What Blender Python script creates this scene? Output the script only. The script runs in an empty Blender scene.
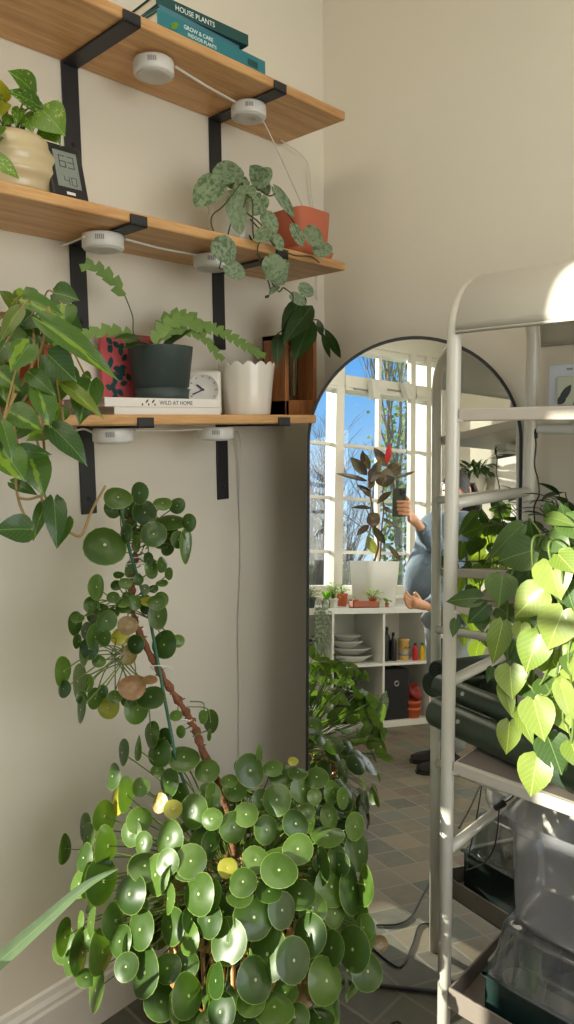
import bpy, bmesh, math, random
from mathutils import Vector, Matrix, noise
random.seed(7)
SC = bpy.context.scene
COL = SC.collection
V = Vector
PI = math.pi

# ------------------------------------------------------------------ camera geometry
CAM = V((1.4754, -1.6804, 1.45))
F_PX = 728.5
YAW, PITCH, ROLL = .7633, .1206, -.0116
_f = V((-math.sin(YAW)*math.cos(PITCH), math.cos(YAW)*math.cos(PITCH), -math.sin(PITCH)))
_r0 = V((math.cos(YAW), math.sin(YAW), 0)); _u0 = _r0.cross(_f)
CR = _r0*math.cos(ROLL) + _u0*math.sin(ROLL)
CU = -_r0*math.sin(ROLL) + _u0*math.cos(ROLL)
CF = _f
def ray(px, py):
    return (CF*F_PX + CR*(px-287) - CU*(py-512)).normalized()
def at(px, py, d):                      # point at distance d along the sight line
    return CAM + ray(px, py)*d
def on(px, py, axis, val):              # point where the sight line meets a coordinate plane
    d = ray(px, py); return CAM + d*((val-CAM[axis])/d[axis])
# the leaning mirror
MN = -ray(402, 492)
MD = 1.86
MP = CAM - MN*MD
def mhit(px, py):
    d = ray(px, py); return CAM + d*((MP-CAM).dot(MN)/d.dot(MN))
def mr(px, py, axis, val):              # place seen in the mirror at that pixel, on a coordinate plane
    h = mhit(px, py); d = ray(px, py); d = d - MN*(2*d.dot(MN))
    return h + d*((val-h[axis])/d[axis])

# ------------------------------------------------------------------ scene helpers
WL = {}
def setp(o, label=None, cat=None, group=None, kind=None):
    if label: o['label'] = label
    if cat: o['category'] = cat
    if group: o['group'] = group
    if kind: o['kind'] = kind
    return o
def thing(name, label, cat, loc=(0, 0, 0), group=None, rz=0):
    o = bpy.data.objects.new(name, None); COL.objects.link(o)
    o.empty_display_size = .05
    o.location = loc; o.rotation_euler = (0, 0, rz); WL[o.name] = V(loc)
    return setp(o, label, cat, group)
def copy_tree(o, parent=None):
    c = o.copy(); COL.objects.link(c); c.parent = parent
    if parent: c.matrix_parent_inverse = o.matrix_parent_inverse.copy()
    for ch in o.children: copy_tree(ch, c)
    return c

class MB:
    def __init__(s):
        s.bm = bmesh.new(); s.uv = s.bm.loops.layers.uv.new('UVMap')
        s.tc = s.bm.loops.layers.float_color.new('tint')
    def face(s, vs, mat=0, smooth=False, uvs=None, tint=None):
        try: f = s.bm.faces.new(vs)
        except ValueError: return None
        f.material_index = mat; f.smooth = smooth
        if uvs:
            for l, u in zip(f.loops, uvs): l[s.uv].uv = u
        for l in f.loops: l[s.tc] = tint or (.5, 0, 0, 1)
        return f
    def box(s, a, b, M=None, mat=0, bev=0):
        a, b = V(a), V(b)
        lo = V((min(a[i], b[i]) for i in range(3))); hi = V((max(a[i], b[i]) for i in range(3)))
        vs = []
        for z in (lo.z, hi.z):
            for x, y in ((lo.x, lo.y), (hi.x, lo.y), (hi.x, hi.y), (lo.x, hi.y)):
                p = V((x, y, z)); vs.append(s.bm.verts.new(M @ p if M else p))
        fs = [s.face([vs[i] for i in q], mat) for q in ((3, 2, 1, 0), (4, 5, 6, 7), (0, 1, 5, 4), (1, 2, 6, 5), (2, 3, 7, 6), (3, 0, 4, 7))]
        if bev:
            es = list({e for f in fs for e in f.edges})
            r = bmesh.ops.bevel(s.bm, geom=es, offset=bev, segments=3, profile=.5, affect='EDGES')
            for f in r['faces']: f.material_index = mat; f.smooth = True
        return s
    def tube(s, pts, r, n=10, cap=True, mat=0, tint=None, flat=1.0):
        pts = [V(p) for p in pts]; m = len(pts)
        rs = r if isinstance(r, (list, tuple)) else [r]*m
        rings = []; prev = None
        for i, p in enumerate(pts):
            t = (pts[min(i+1, m-1)] - pts[max(i-1, 0)])
            t = t.normalized() if t.length > 1e-9 else V((0, 0, 1))
            if prev is None:
                a = V((1, 0, 0)) if abs(t.x) < .8 else V((0, 1, 0))
                x = t.cross(a).normalized()
            else:
                x = prev - t*prev.dot(t)
                x = x.normalized() if x.length > 1e-6 else t.orthogonal().normalized()
            prev = x; y = t.cross(x)
            rings.append([s.bm.verts.new(p + x*(rs[i]*math.cos(2*PI*k/n)) + y*(rs[i]*flat*math.sin(2*PI*k/n))) for k in range(n)])
        for i in range(m-1):
            for k in range(n):
                s.face([rings[i][k], rings[i][(k+1) % n], rings[i+1][(k+1) % n], rings[i+1][k]], mat, True, tint=tint)
        if cap:
            s.face(rings[0][::-1], mat, tint=tint); s.face(rings[-1], mat, tint=tint)
        return s
    def lathe(s, prof, c=(0, 0, 0), n=40, mat=0, mod=None, M=None, smooth=True):
        c = V(c); rings = []
        for j, (r, z) in enumerate(prof):
            ring = []
            for k in range(n):
                a = 2*PI*k/n; rr, zz = (r, z) if not mod else mod(r, z, a, j)
                p = V((rr*math.cos(a), rr*math.sin(a), zz))
                ring.append(s.bm.verts.new((M @ p if M else p) + c))
            rings.append(ring)
        for j in range(len(prof)-1):
            for k in range(n):
                s.face([rings[j][k], rings[j][(k+1) % n], rings[j+1][(k+1) % n], rings[j+1][k]], mat, smooth)
        s.face(rings[0][::-1], mat); s.face(rings[-1], mat)
        return s
    def grid(s, P, mat=0, smooth=True, uv=True):
        vs = [[s.bm.verts.new(p) for p in row] for row in P]
        R_, C_ = len(P), len(P[0])
        for i in range(R_-1):
            for j in range(C_-1):
                s.face([vs[i][j], vs[i][j+1], vs[i+1][j+1], vs[i+1][j]], mat, smooth,
                       [(j/(C_-1), i/(R_-1)), ((j+1)/(C_-1), i/(R_-1)), ((j+1)/(C_-1), (i+1)/(R_-1)), (j/(C_-1), (i+1)/(R_-1))])
        return s
    def build(s, name, mats, parent=None, loc=None, thick=0, bev=0, sub=0, autos=None):
        me = bpy.data.meshes.new(name)
        if parent is not None: off = WL[parent.name]
        elif loc is not None: off = V(loc)
        else:
            xs = [v.co for v in s.bm.verts]
            off = V(((min(v.x for v in xs)+max(v.x for v in xs))/2, (min(v.y for v in xs)+max(v.y for v in xs))/2, min(v.z for v in xs))) if xs else V((0, 0, 0))
        bmesh.ops.translate(s.bm, verts=s.bm.verts, vec=-off)
        s.bm.normal_update()
        s.bm.to_mesh(me); s.bm.free()
        for m in (mats if isinstance(mats, (list, tuple)) else [mats]): me.materials.append(m)
        o = bpy.data.objects.new(name, me); COL.objects.link(o)
        if parent is not None: o.parent = parent; WL[o.name] = WL[parent.name]
        else: o.location = off; WL[o.name] = off
        if thick:
            m = o.modifiers.new('s', 'SOLIDIFY'); m.thickness = thick; m.offset = 0
        if bev:
            m = o.modifiers.new('b', 'BEVEL'); m.width = bev; m.segments = 3; m.limit_method = 'ANGLE'; m.angle_limit = .6
            for p in me.polygons: p.use_smooth = True
            m.harden_normals = True
        if sub:
            m = o.modifiers.new('u', 'SUBSURF'); m.levels = sub; m.render_levels = sub
        return o

def text(s, name, body, size, origin, xdir, ydir, mat, parent, align='LEFT', ext=.0002):
    cu = bpy.data.curves.new(name, 'FONT'); cu.body = body; cu.size = size; cu.extrude = ext
    cu.align_x = align; cu.resolution_u = 3
    o = bpy.data.objects.new(name, cu); COL.objects.link(o)
    me = bpy.data.meshes.new_from_object(o); COL.objects.unlink(o); bpy.data.objects.remove(o)
    x = V(xdir).normalized(); z = x.cross(V(ydir)).normalized(); y = z.cross(x)
    M = Matrix((x, y, z)).transposed().to_4x4(); M.translation = V(origin) - (WL[parent.name] if parent else V((0, 0, 0)))
    me.transform(M); me.materials.clear(); me.materials.append(mat)
    o = bpy.data.objects.new(name, me); COL.objects.link(o)
    if parent: o.parent = parent; WL[o.name] = WL[parent.name]
    return o

def smooth_path(pts, k=6):
    pts = [V(p) for p in pts]; out = []
    for i in range(len(pts)-1):
        p0 = pts[max(i-1, 0)]; p1 = pts[i]; p2 = pts[i+1]; p3 = pts[min(i+2, len(pts)-1)]
        for j in range(k):
            t = j/k
            out.append(.5*((2*p1) + (p2-p0)*t + (2*p0-5*p1+4*p2-p3)*t*t + (3*p1-p0-3*p2+p3)*t**3))
    out.append(pts[-1]); return out

# ------------------------------------------------------------------ leaves
SHAPES = {
    'heart': [(0, .42), (.05, .74), (.14, .95), (.28, 1), (.44, .92), (.6, .72), (.75, .46), (.87, .22), (.95, .08), (1, 0.005)],
    'oval': [(0, .04), (.08, .38), (.2, .72), (.36, .97), (.52, 1), (.68, .88), (.82, .6), (.93, .28), (1, .01)],
    'long': [(0, .08), (.1, .5), (.25, .85), (.42, 1), (.6, .92), (.78, .62), (.9, .32), (1, .005)],
    'round': [(0, .3), (.04, .58), (.13, .85), (.28, 1), (.5, 1), (.7, .86), (.86, .58), (.95, .3), (1, .08)],
}
def leaf(mb, base, tip, nrm, w, shape='heart', fold=.16, arch=.12, lobe=.13, rnd=None, yel=0, brn=0, nu=6, mat=0, rip=.02):
    base, tip, nrm = V(base), V(tip), V(nrm)
    a = tip-base; L = a.length
    if L < 1e-5: return
    a.normalize(); s_ = a.cross(nrm)
    if s_.length < 1e-4: s_ = a.orthogonal()
    s_.normalize(); n = s_.cross(a).normalized()
    pr = SHAPES[shape]; rows = []; uvs = []
    rnd = random.random() if rnd is None else rnd
    ph = random.random()*6
    if shape == 'oval' or shape == 'long': lobe = 0
    for v, hw in pr:
        row = []; uvr = []
        for j in range(nu+1):
            u = -1+2*j/nu
            x = u*hw*w/2
            y = v*L - lobe*L*math.sin(min(1, abs(u)*1.0)*PI*.75)*(1-v)**4
            z = fold*w*(abs(u)**1.3)*hw*.5 + arch*L*4*v*(1-v)*.5 + rip*w*math.sin(5*v+ph)*u*abs(u)
            row.append(mb.bm.verts.new(base + a*y + s_*x + n*z)); uvr.append((.5+.5*u*hw, v))
        rows.append(row); uvs.append(uvr)
    t = (rnd, yel, brn, 1)
    for i in range(len(rows)-1):
        for j in range(nu):
            mb.face([rows[i][j], rows[i][j+1], rows[i+1][j+1], rows[i+1][j]], mat, True,
                    [uvs[i][j], uvs[i][j+1], uvs[i+1][j+1], uvs[i+1][j]], t)
def disc(mb, c, n, r, up, ex=1.0, dome=.22, rnd=None, yel=0, brn=0, mat=0):
    c, n = V(c), V(n).normalized(); x = n.cross(V(up))
    x = x.normalized() if x.length > 1e-4 else n.orthogonal().normalized()
    y = x.cross(n).normalized()*-1 if False else n.cross(x).normalized()
    rnd = random.random() if rnd is None else rnd
    t = (rnd, yel, brn, 1); N = 16; ph = random.random()*6; am = random.uniform(.01, .05)
    cv = mb.bm.verts.new(c - n*r*.07); prev = None
    dm = dome*random.uniform(.4, 1.2)
    for ri, q in enumerate((.22, .5, .78, 1)):
        ring = []
        for k in range(N):
            a_ = 2*PI*k/N; rr = r*q*(1 + (am*math.sin(2*a_+ph) + .02*math.sin(3*a_+ph*2))*q)
            z = -dm*r*q*q + (.06*r*math.sin(2*a_+ph)*q*q) + (.0 if ri else -.02*r)
            ring.append((mb.bm.verts.new(c + x*rr*math.cos(a_) + y*rr*ex*math.sin(a_) + n*z), (.5+.5*q*math.cos(a_), .5+.5*q*math.sin(a_))))
        for k in range(N):
            k2 = (k+1) % N
            if prev is None: mb.face([cv, ring[k][0], ring[k2][0]], mat, True, [(.5, .5), ring[k][1], ring[k2][1]], t)
            else: mb.face([prev[k][0], ring[k][0], ring[k2][0], prev[k2][0]], mat, True, [prev[k][1], ring[k][1], ring[k2][1], prev[k2][1]], t)
        prev = ring

# ------------------------------------------------------------------ materials
def srgb(r, g, b):
    f = lambda c: (c/255/12.92) if c/255 <= .04045 else ((c/255+.055)/1.055)**2.4
    return (f(r), f(g), f(b), 1)
class NT:
    def __init__(s, name):
        s.m = bpy.data.materials.new(name); s.m.use_nodes = True; s.t = s.m.node_tree; s.n = s.t.nodes; s.l = s.t.links
        s.p = s.n['Principled BSDF']; s.out = s.n['Material Output']
    def add(s, ty, **kw):
        nd = s.n.new(ty)
        for k, v in kw.items():
            if k.startswith('i_'):
                key = k[2:]; key = int(key) if key.isdigit() else key.replace('_', ' ')
                nd.inputs[key].default_value = v
            else: setattr(nd, k, v)
        return nd
    def link(s, a, b): s.l.new(a, b)
    def math(s, op, a, b=None, c=None):
        nd = s.add('ShaderNodeMath', operation=op)
        for i, q in enumerate((a, b, c)):
            if q is None: continue
            if isinstance(q, (int, float)): nd.inputs[i].default_value = q
            else: s.link(q, nd.inputs[i])
        return nd.outputs[0]
    def mix(s, f, a, b):
        nd = s.add('ShaderNodeMix', data_type='RGBA')
        for sock, q in ((nd.inputs[0], f), (nd.inputs[6], a), (nd.inputs[7], b)):
            if isinstance(q, (int, float, tuple)): sock.default_value = q
            else: s.link(q, sock)
        return nd.outputs[2]
    def ramp(s, f, st):
        nd = s.add('ShaderNodeValToRGB'); s.link(f, nd.inputs[0]); e = nd.color_ramp.elements
        while len(e) < len(st): e.new(.5)
        for q, (p, c) in zip(e, st): q.position = p; q.color = c
        return nd.outputs[0]
def simple(name, col, rough=.5, metal=0, spec=.5, var=.06, scale=12, bump=0, bscale=60, coat=0, trans=0):
    t = NT(name); p = t.p
    p.inputs['Roughness'].default_value = rough; p.inputs['Metallic'].default_value = metal
    p.inputs['Specular IOR Level'].default_value = spec; p.inputs['Coat Weight'].default_value = coat
    tc = t.add('ShaderNodeTexCoord')
    ns = t.add('ShaderNodeTexNoise', i_Scale=scale, i_Detail=3.0); t.link(tc.outputs['Object'], ns.inputs['Vector'])
    dk = tuple(c*(1-var) for c in col[:3])+(1,); lt = tuple(min(1, c*(1+var)) for c in col[:3])+(1,)
    t.link(t.mix(ns.outputs[0], dk, lt), p.inputs['Base Color'])
    if bump:
        n2 = t.add('ShaderNodeTexNoise', i_Scale=bscale, i_Detail=4.0); t.link(tc.outputs['Object'], n2.inputs['Vector'])
        b = t.add('ShaderNodeBump', i_Strength=bump, i_Distance=.01); t.link(n2.outputs[0], b.inputs['Height']); t.link(b.outputs[0], p.inputs['Normal'])
    return t.m
def wood(name, c1, c2, axis=1, sc=9, rough=.45):
    t = NT(name); tc = t.add('ShaderNodeTexCoord'); mp = t.add('ShaderNodeMapping')
    s3 = [sc*2.2]*3; s3[axis] = sc*.14; mp.inputs['Scale'].default_value = s3
    t.link(tc.outputs['Object'], mp.inputs[0])
    n1 = t.add('ShaderNodeTexNoise', i_Scale=2.2, i_Detail=6.0, i_Roughness=.65, i_Distortion=.6); t.link(mp.outputs[0], n1.inputs[0])
    n2 = t.add('ShaderNodeTexNoise', i_Scale=16.0, i_Detail=3.0); t.link(mp.outputs[0], n2.inputs[0])
    f = t.math('ADD', t.math('MULTIPLY', n1.outputs[0], .75), t.math('MULTIPLY', n2.outputs[0], .25))
    t.link(t.ramp(f, [(.32, c1), (.5, tuple((a+b)/2 for a, b in zip(c1, c2))), (.66, c2)]), t.p.inputs['Base Color'])
    t.p.inputs['Roughness'].default_value = rough
    b = t.add('ShaderNodeBump', i_Strength=.12, i_Distance=.003); t.link(f, b.inputs['Height']); t.link(b.outputs[0], t.p.inputs['Normal'])
    return t.m
def leafmat(name, c1, c2, kind='plain', var=(.5, .6, .1, 1), rough=.38, tl=.4, under=None, coat=0.0):
    t = NT(name); p = t.p
    uv = t.add('ShaderNodeUVMap'); sx = t.add('ShaderNodeSeparateXYZ'); t.link(uv.outputs[0], sx.inputs[0])
    at_ = t.add('ShaderNodeAttribute', attribute_name='tint'); sc = t.add('ShaderNodeSeparateColor'); t.link(at_.outputs['Color'], sc.inputs[0])
    rnd, yel, brn = sc.outputs[0], sc.outputs[1], sc.outputs[2]
    u = t.math('ABSOLUTE', t.math('SUBTRACT', sx.outputs[0], .5)); v = sx.outputs[1]
    col = t.mix(rnd, c1, c2)
    tc = t.add('ShaderNodeTexCoord')
    ns = t.add('ShaderNodeTexNoise', i_Scale=55.0, i_Detail=3.0); t.link(tc.outputs['Object'], ns.inputs[0])
    col = t.mix(t.math('MULTIPLY', t.math('SUBTRACT', ns.outputs[0], .35), .5), col, tuple(c*.55 for c in c1[:3])+(1,))
    # blade-space noise that differs on every leaf
    cb = t.add('ShaderNodeCombineXYZ'); t.link(sx.outputs[0], cb.inputs[0]); t.link(v, cb.inputs[1]); t.link(t.math('MULTIPLY', rnd, 37.0), cb.inputs[2])
    nb = t.add('ShaderNodeTexNoise', i_Scale=4.0, i_Detail=3.0); t.link(cb.outputs[0], nb.inputs[0])
    if kind == 'pilea':
        u2 = t.math('SUBTRACT', sx.outputs[0], .5); v2 = t.math('SUBTRACT', v, .5)
        r = t.math('SQRT', t.math('ADD', t.math('MULTIPLY', u2, u2), t.math('MULTIPLY', v2, v2)))
        col = t.mix(t.math('LESS_THAN', r, .035), col, (.55, .62, .35, 1))
        col = t.mix(t.math('MULTIPLY', t.math('SMOOTH_MIN', t.math('MULTIPLY', t.math('GREATER_THAN', r, .475), 1.0), 1.0, .1), .35), col, (.4, .55, .12, 1))
    elif kind in ('veined', 'stripe', 'blotch', 'silver'):
        fr = t.math('FRACT', t.math('MULTIPLY', t.math('SUBTRACT', v, t.math('MULTIPLY', u, .9)), 7.0))
        vein = t.math('LESS_THAN', t.math('ABSOLUTE', t.math('SUBTRACT', fr, .5)), .05)
        mid = t.math('LESS_THAN', u, .014)
        if kind == 'stripe':
            e = t.math('ADD', t.math('MULTIPLY', t.math('SUBTRACT', nb.outputs[0], .5), .35), t.math('MULTIPLY', t.math('SUBTRACT', rnd, .42), .22))
            off = t.math('ABSOLUTE', t.math('SUBTRACT', t.math('SUBTRACT', sx.outputs[0], .5), t.math('MULTIPLY', t.math('SUBTRACT', rnd, .45), .32)))
            col = t.mix(t.ramp(t.math('SUBTRACT', e, off), [(.0, (0, 0, 0, 1)), (.035, (.9, .9, .9, 1))]), col, var)
        if kind == 'blotch':
            n3 = t.add('ShaderNodeTexNoise', i_Scale=9.0, i_Detail=5.0, i_Roughness=.7); t.link(cb.outputs[0], n3.inputs[0])
            col = t.mix(t.math('GREATER_THAN', n3.outputs[0], .60), col, var)
        if kind == 'silver':
            n3 = t.add('ShaderNodeTexNoise', i_Scale=7.0, i_Detail=4.0); t.link(cb.outputs[0], n3.inputs[0])
            col = t.mix(t.ramp(n3.outputs[0], [(.42, (0, 0, 0, 1)), (.56, (1, 1, 1, 1))]), col, var)
        lt = tuple(min(1, c*1.5+.05) for c in c2[:3])+(1,)
        col = t.mix(t.math('MULTIPLY', vein, .22), col, lt); col = t.mix(t.math('MULTIPLY', mid, .7), col, lt)
    elif kind == 'plain':
        col = t.mix(t.math('MULTIPLY', t.math('LESS_THAN', u, .012), .6), col, tuple(min(1, c*1.8+.05) for c in c2[:3])+(1,))
    col = t.mix(yel, col, (.62, .55, .05, 1)); col = t.mix(brn, col, t.mix(nb.outputs[0], (.16, .08, .035, 1), (.42, .24, .12, 1)))
    if under:
        ge = t.add('ShaderNodeNewGeometry'); col = t.mix(ge.outputs['Backfacing'], col, under)
    t.link(col, p.inputs['Base Color']); p.inputs['Roughness'].default_value = rough; p.inputs['Coat Weight'].default_value = coat
    p.inputs['Specular IOR Level'].default_value = .45
    fr2 = t.add('ShaderNodeBump', i_Strength=.12, i_Distance=.002); t.link(ns.outputs[0], fr2.inputs['Height']); t.link(fr2.outputs[0], p.inputs['Normal'])
    tr = t.add('ShaderNodeBsdfTranslucent'); hs = t.add('ShaderNodeMix', data_type='RGBA', blend_type='MULTIPLY'); hs.inputs[0].default_value = 1
    t.link(col, hs.inputs[6]); hs.inputs[7].default_value = (1.5, 1.6, .6, 1); t.link(hs.outputs[2], tr.inputs['Color'])
    ms = t.add('ShaderNodeMixShader', i_0=tl); t.link(p.outputs[0], ms.inputs[1]); t.link(tr.outputs[0], ms.inputs[2]); t.link(ms.outputs[0], t.out.inputs[0])
    return t.m
def clearmat(name, tint=(1, 1, 1, 1), gl=.12, rough=.03, haze=0.0, hazecol=(.8, .82, .85, 1)):
    t = NT(name); t.n.remove(t.p)
    tr = t.add('ShaderNodeBsdfTransparent', i_Color=tint); g = t.add('ShaderNodeBsdfGlossy', i_Roughness=rough)
    fr = t.add('ShaderNodeLayerWeight', i_Blend=.25); f = t.math('ADD', t.math('MULTIPLY', fr.outputs['Fresnel'], .75), gl*.3)
    ms = t.add('ShaderNodeMixShader'); t.link(f, ms.inputs[0]); t.link(tr.outputs[0], ms.inputs[1]); t.link(g.outputs[0], ms.inputs[2])
    o = ms.outputs[0]
    if haze:
        df = t.add('ShaderNodeBsdfDiffuse', i_Color=hazecol); m2 = t.add('ShaderNodeMixShader', i_0=haze)
        t.link(o, m2.inputs[1]); t.link(df.outputs[0], m2.inputs[2]); o = m2.outputs[0]
    t.link(o, t.out.inputs[0]); return t.m

M = {}
M['wall'] = simple('wall_paint', (.75, .70, .59, 1), .85, var=.02, scale=3, bump=.05, bscale=250)
M['trim'] = simple('trim_paint', (.78, .75, .68, 1), .5, var=.02)
M['ceil'] = simple('ceiling_paint', (.82, .79, .72, 1), .9, var=.01)
M['oak'] = wood('oak', srgb(176, 128, 78), srgb(222, 178, 122), 1)
M['walnut'] = wood('walnut', srgb(124, 76, 40), srgb(176, 118, 68), 2)
M['black'] = simple('black_metal', (.018, .018, .02, 1), .5, var=.1)
M['blackplastic'] = simple('black_plastic', (.015, .015, .016, 1), .35)
M['white'] = simple('white_plastic', (.72, .71, .67, 1), .35, var=.02)
M['whiteshade'] = simple('lens_plastic', (.55, .54, .5, 1), .4, var=.02)
M['slot'] = simple('vent_grey', (.3, .3, .29, 1), .6)
M['frame'] = simple('cream_metal', (.68, .66, .58, 1), .3, var=.02, coat=.3)
M['sheet'] = simple('white_enamel', (.76, .74, .67, 1), .28, var=.015, coat=.3)
M['shelfm'] = simple('taupe_enamel', (.60, .55, .48, 1), .35, var=.02)
M['trayshelf'] = simple('brown_enamel', (.20, .17, .145, 1), .45, var=.05)
M['teal'] = simple('teal_cloth', srgb(40, 118, 128), .6, bump=.1, bscale=300)
M['dteal'] = simple('dark_teal_cloth', srgb(24, 72, 70), .6, bump=.1, bscale=300)
M['bluegrey'] = simple('blue_cover', srgb(70, 120, 135), .6)
M['pages'] = simple('paper_pages', (.66, .63, .55, 1), .9, bump=.2, bscale=400)
M['paper'] = simple('white_paper', (.74, .73, .69, 1), .7, var=.02)
M['ink'] = simple('ink', (.05, .06, .06, 1), .6)
M['inkw'] = simple('white_ink', (.8, .85, .82, 1), .6)
M['terra'] = simple('terracotta', srgb(188, 96, 62), .8, var=.12, bump=.15, bscale=90)
M['terra2'] = simple('terracotta_smooth', srgb(184, 100, 72), .6, var=.04)
M['soil'] = simple('soil', (.035, .022, .014, 1), .95, var=.5, scale=80, bump=.6, bscale=120)
M['potbeige'] = simple('beige_glaze', srgb(190, 174, 138), .3, var=.06, scale=6, coat=.3)
M['potwhite'] = simple('white_ceramic', (.72, .69, .61, 1), .25, var=.03, coat=.4)
M['potdark'] = simple('dark_green_plastic', srgb(52, 66, 64), .55, var=.06)
M['pink'] = simple('pink_card', srgb(206, 92, 100), .7, var=.05)
M['bark'] = simple('bark', srgb(122, 78, 54), .95, var=.5, scale=60, bump=.9, bscale=90)
M['stem'] = simple('green_stem', srgb(98, 118, 52), .5, var=.2)
M['stembr'] = simple('brown_stem', srgb(148, 122, 76), .6, var=.2)
M['darkstem'] = simple('dark_stem', srgb(62, 62, 32), .6, var=.2)
M['stake'] = simple('green_stake', srgb(40, 92, 66), .45, var=.1)
M['tie'] = simple('white_twine', (.7, .68, .6, 1), .8)
M['cordw'] = simple('white_cord', (.7, .67, .6, 1), .5)
M['cordb'] = simple('black_cord', (.012, .012, .012, 1), .45)
M['bamboo'] = wood('bamboo', srgb(120, 78, 40), srgb(196, 146, 84), 2, 20)
M['roll'] = simple('dark_green_vinyl', srgb(52, 66, 50), .42, var=.15, scale=5, coat=.1)
M['mirror'] = simple('mirror_silver', (.90, .92, .90, 1), 0.0, metal=1, var=0)
M['lcd'] = simple('lcd_grey', (.20, .23, .20, 1), .3, var=.02)
M['steel'] = simple('steel', (.5, .5, .5, 1), .3, metal=1)
M['kallax'] = simple('white_foil', (.78, .77, .73, 1), .4, var=.01)
M['winframe'] = simple('window_paint', (.80, .78, .72, 1), .4, var=.02)
M['glass'] = clearmat('window_glass', (.97, .99, .98, 1), .08)
M['clear'] = clearmat('clear_plastic', (.93, .95, .96, 1), .45, .06, haze=.08)
M['clearbin'] = clearmat('frosted_plastic', (.9, .92, .94, 1), .25, .15, haze=.30, hazecol=(.46, .47, .52, 1))
M['tubeglass'] = clearmat('glass', (.9, .92, .88, 1), .2)
M['cell'] = simple('seed_tray_green', srgb(18, 40, 37), .4, var=.15)
M['red'] = simple('red_plastic', srgb(190, 30, 36), .35); M['yellow'] = simple('yellow_plastic', srgb(226, 190, 40), .35)
M['greenp'] = simple('green_plastic', srgb(40, 110, 60), .35); M['kraft'] = simple('kraft_paper', srgb(206, 168, 100), .8)
M['bowl'] = simple('glass_bowl', (.62, .63, .58, 1), .2, coat=.5)
M['boxfab'] = simple('black_fabric', (.02, .02, .022, 1), .9, bump=.2, bscale=200)
M['redpot'] = simple('red_glaze', srgb(140, 32, 22), .35); M['orangepot'] = simple('orange_terracotta', srgb(196, 92, 56), .7)
M['skin'] = simple('skin', srgb(214, 160, 128), .5, var=.04); M['hair'] = simple('dark_hair', (.02, .012, .01, 1), .5, bump=.6, bscale=120)
M['denim'] = simple('blue_fleece', srgb(112, 130, 150), .9, var=.06, bump=.25, bscale=140)
M['trouser'] = simple('grey_cotton', srgb(138, 144, 148), .9, var=.05, bump=.2, bscale=140)
M['phone'] = simple('phone_case', srgb(84, 96, 92), .4); M['nail'] = simple('nail', srgb(220, 170, 150), .3)

M['l_pilea'] = leafmat('pilea_leaf', srgb(46, 74, 28), srgb(90, 120, 48), 'pilea', rough=.36, tl=.26, under=srgb(90, 116, 56), coat=.25)
M['l_philo'] = leafmat('philodendron_lit_leaf', srgb(116, 140, 56), srgb(154, 170, 88), 'veined', rough=.36, tl=.24, coat=.15)  # paler copy that paints sunlight into the lit leaves
M['l_philo_shade'] = leafmat('philodendron_shaded_leaf', srgb(60, 88, 42), srgb(94, 120, 58), 'veined', rough=.4, tl=.2)  # deeper copy of the same leaf, for those in shade
M['l_brasil'] = leafmat('brasil_leaf', srgb(50, 84, 34), srgb(86, 122, 42), 'stripe', var=srgb(132, 164, 44), rough=.34, tl=.35, coat=.15)
M['l_gold'] = leafmat('golden_pothos_leaf', srgb(62, 108, 30), srgb(108, 146, 40), 'blotch', var=srgb(168, 186, 84), rough=.35, tl=.35, coat=.15)
M['l_silver'] = leafmat('silver_leaf', srgb(82, 104, 74), srgb(104, 124, 92), 'silver', var=srgb(126, 144, 114), rough=.55, tl=.2)
M['l_dark'] = leafmat('dark_leaf', srgb(36, 62, 28), srgb(56, 84, 34), 'veined', rough=.4, tl=.2)
M['l_rubber'] = leafmat('rubber_leaf', srgb(52, 50, 42), srgb(84, 68, 58), 'plain', rough=.25, tl=.15, under=srgb(150, 104, 84), coat=.3)
M['l_fish'] = leafmat('fishbone_leaf', srgb(62, 90, 34), srgb(98, 126, 52), 'plain', rough=.4, tl=.2)
M['l_blade'] = leafmat('strap_leaf', srgb(104, 132, 98), srgb(130, 152, 112), 'plain', rough=.4, tl=.25)
M['l_lime'] = leafmat('lime_leaf', srgb(96, 150, 50), srgb(140, 180, 60), 'plain', rough=.4, tl=.4)
M['l_ivy'] = leafmat('ivy_leaf', srgb(96, 122, 70), srgb(150, 165, 110), 'plain', rough=.5, tl=.3)

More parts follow.
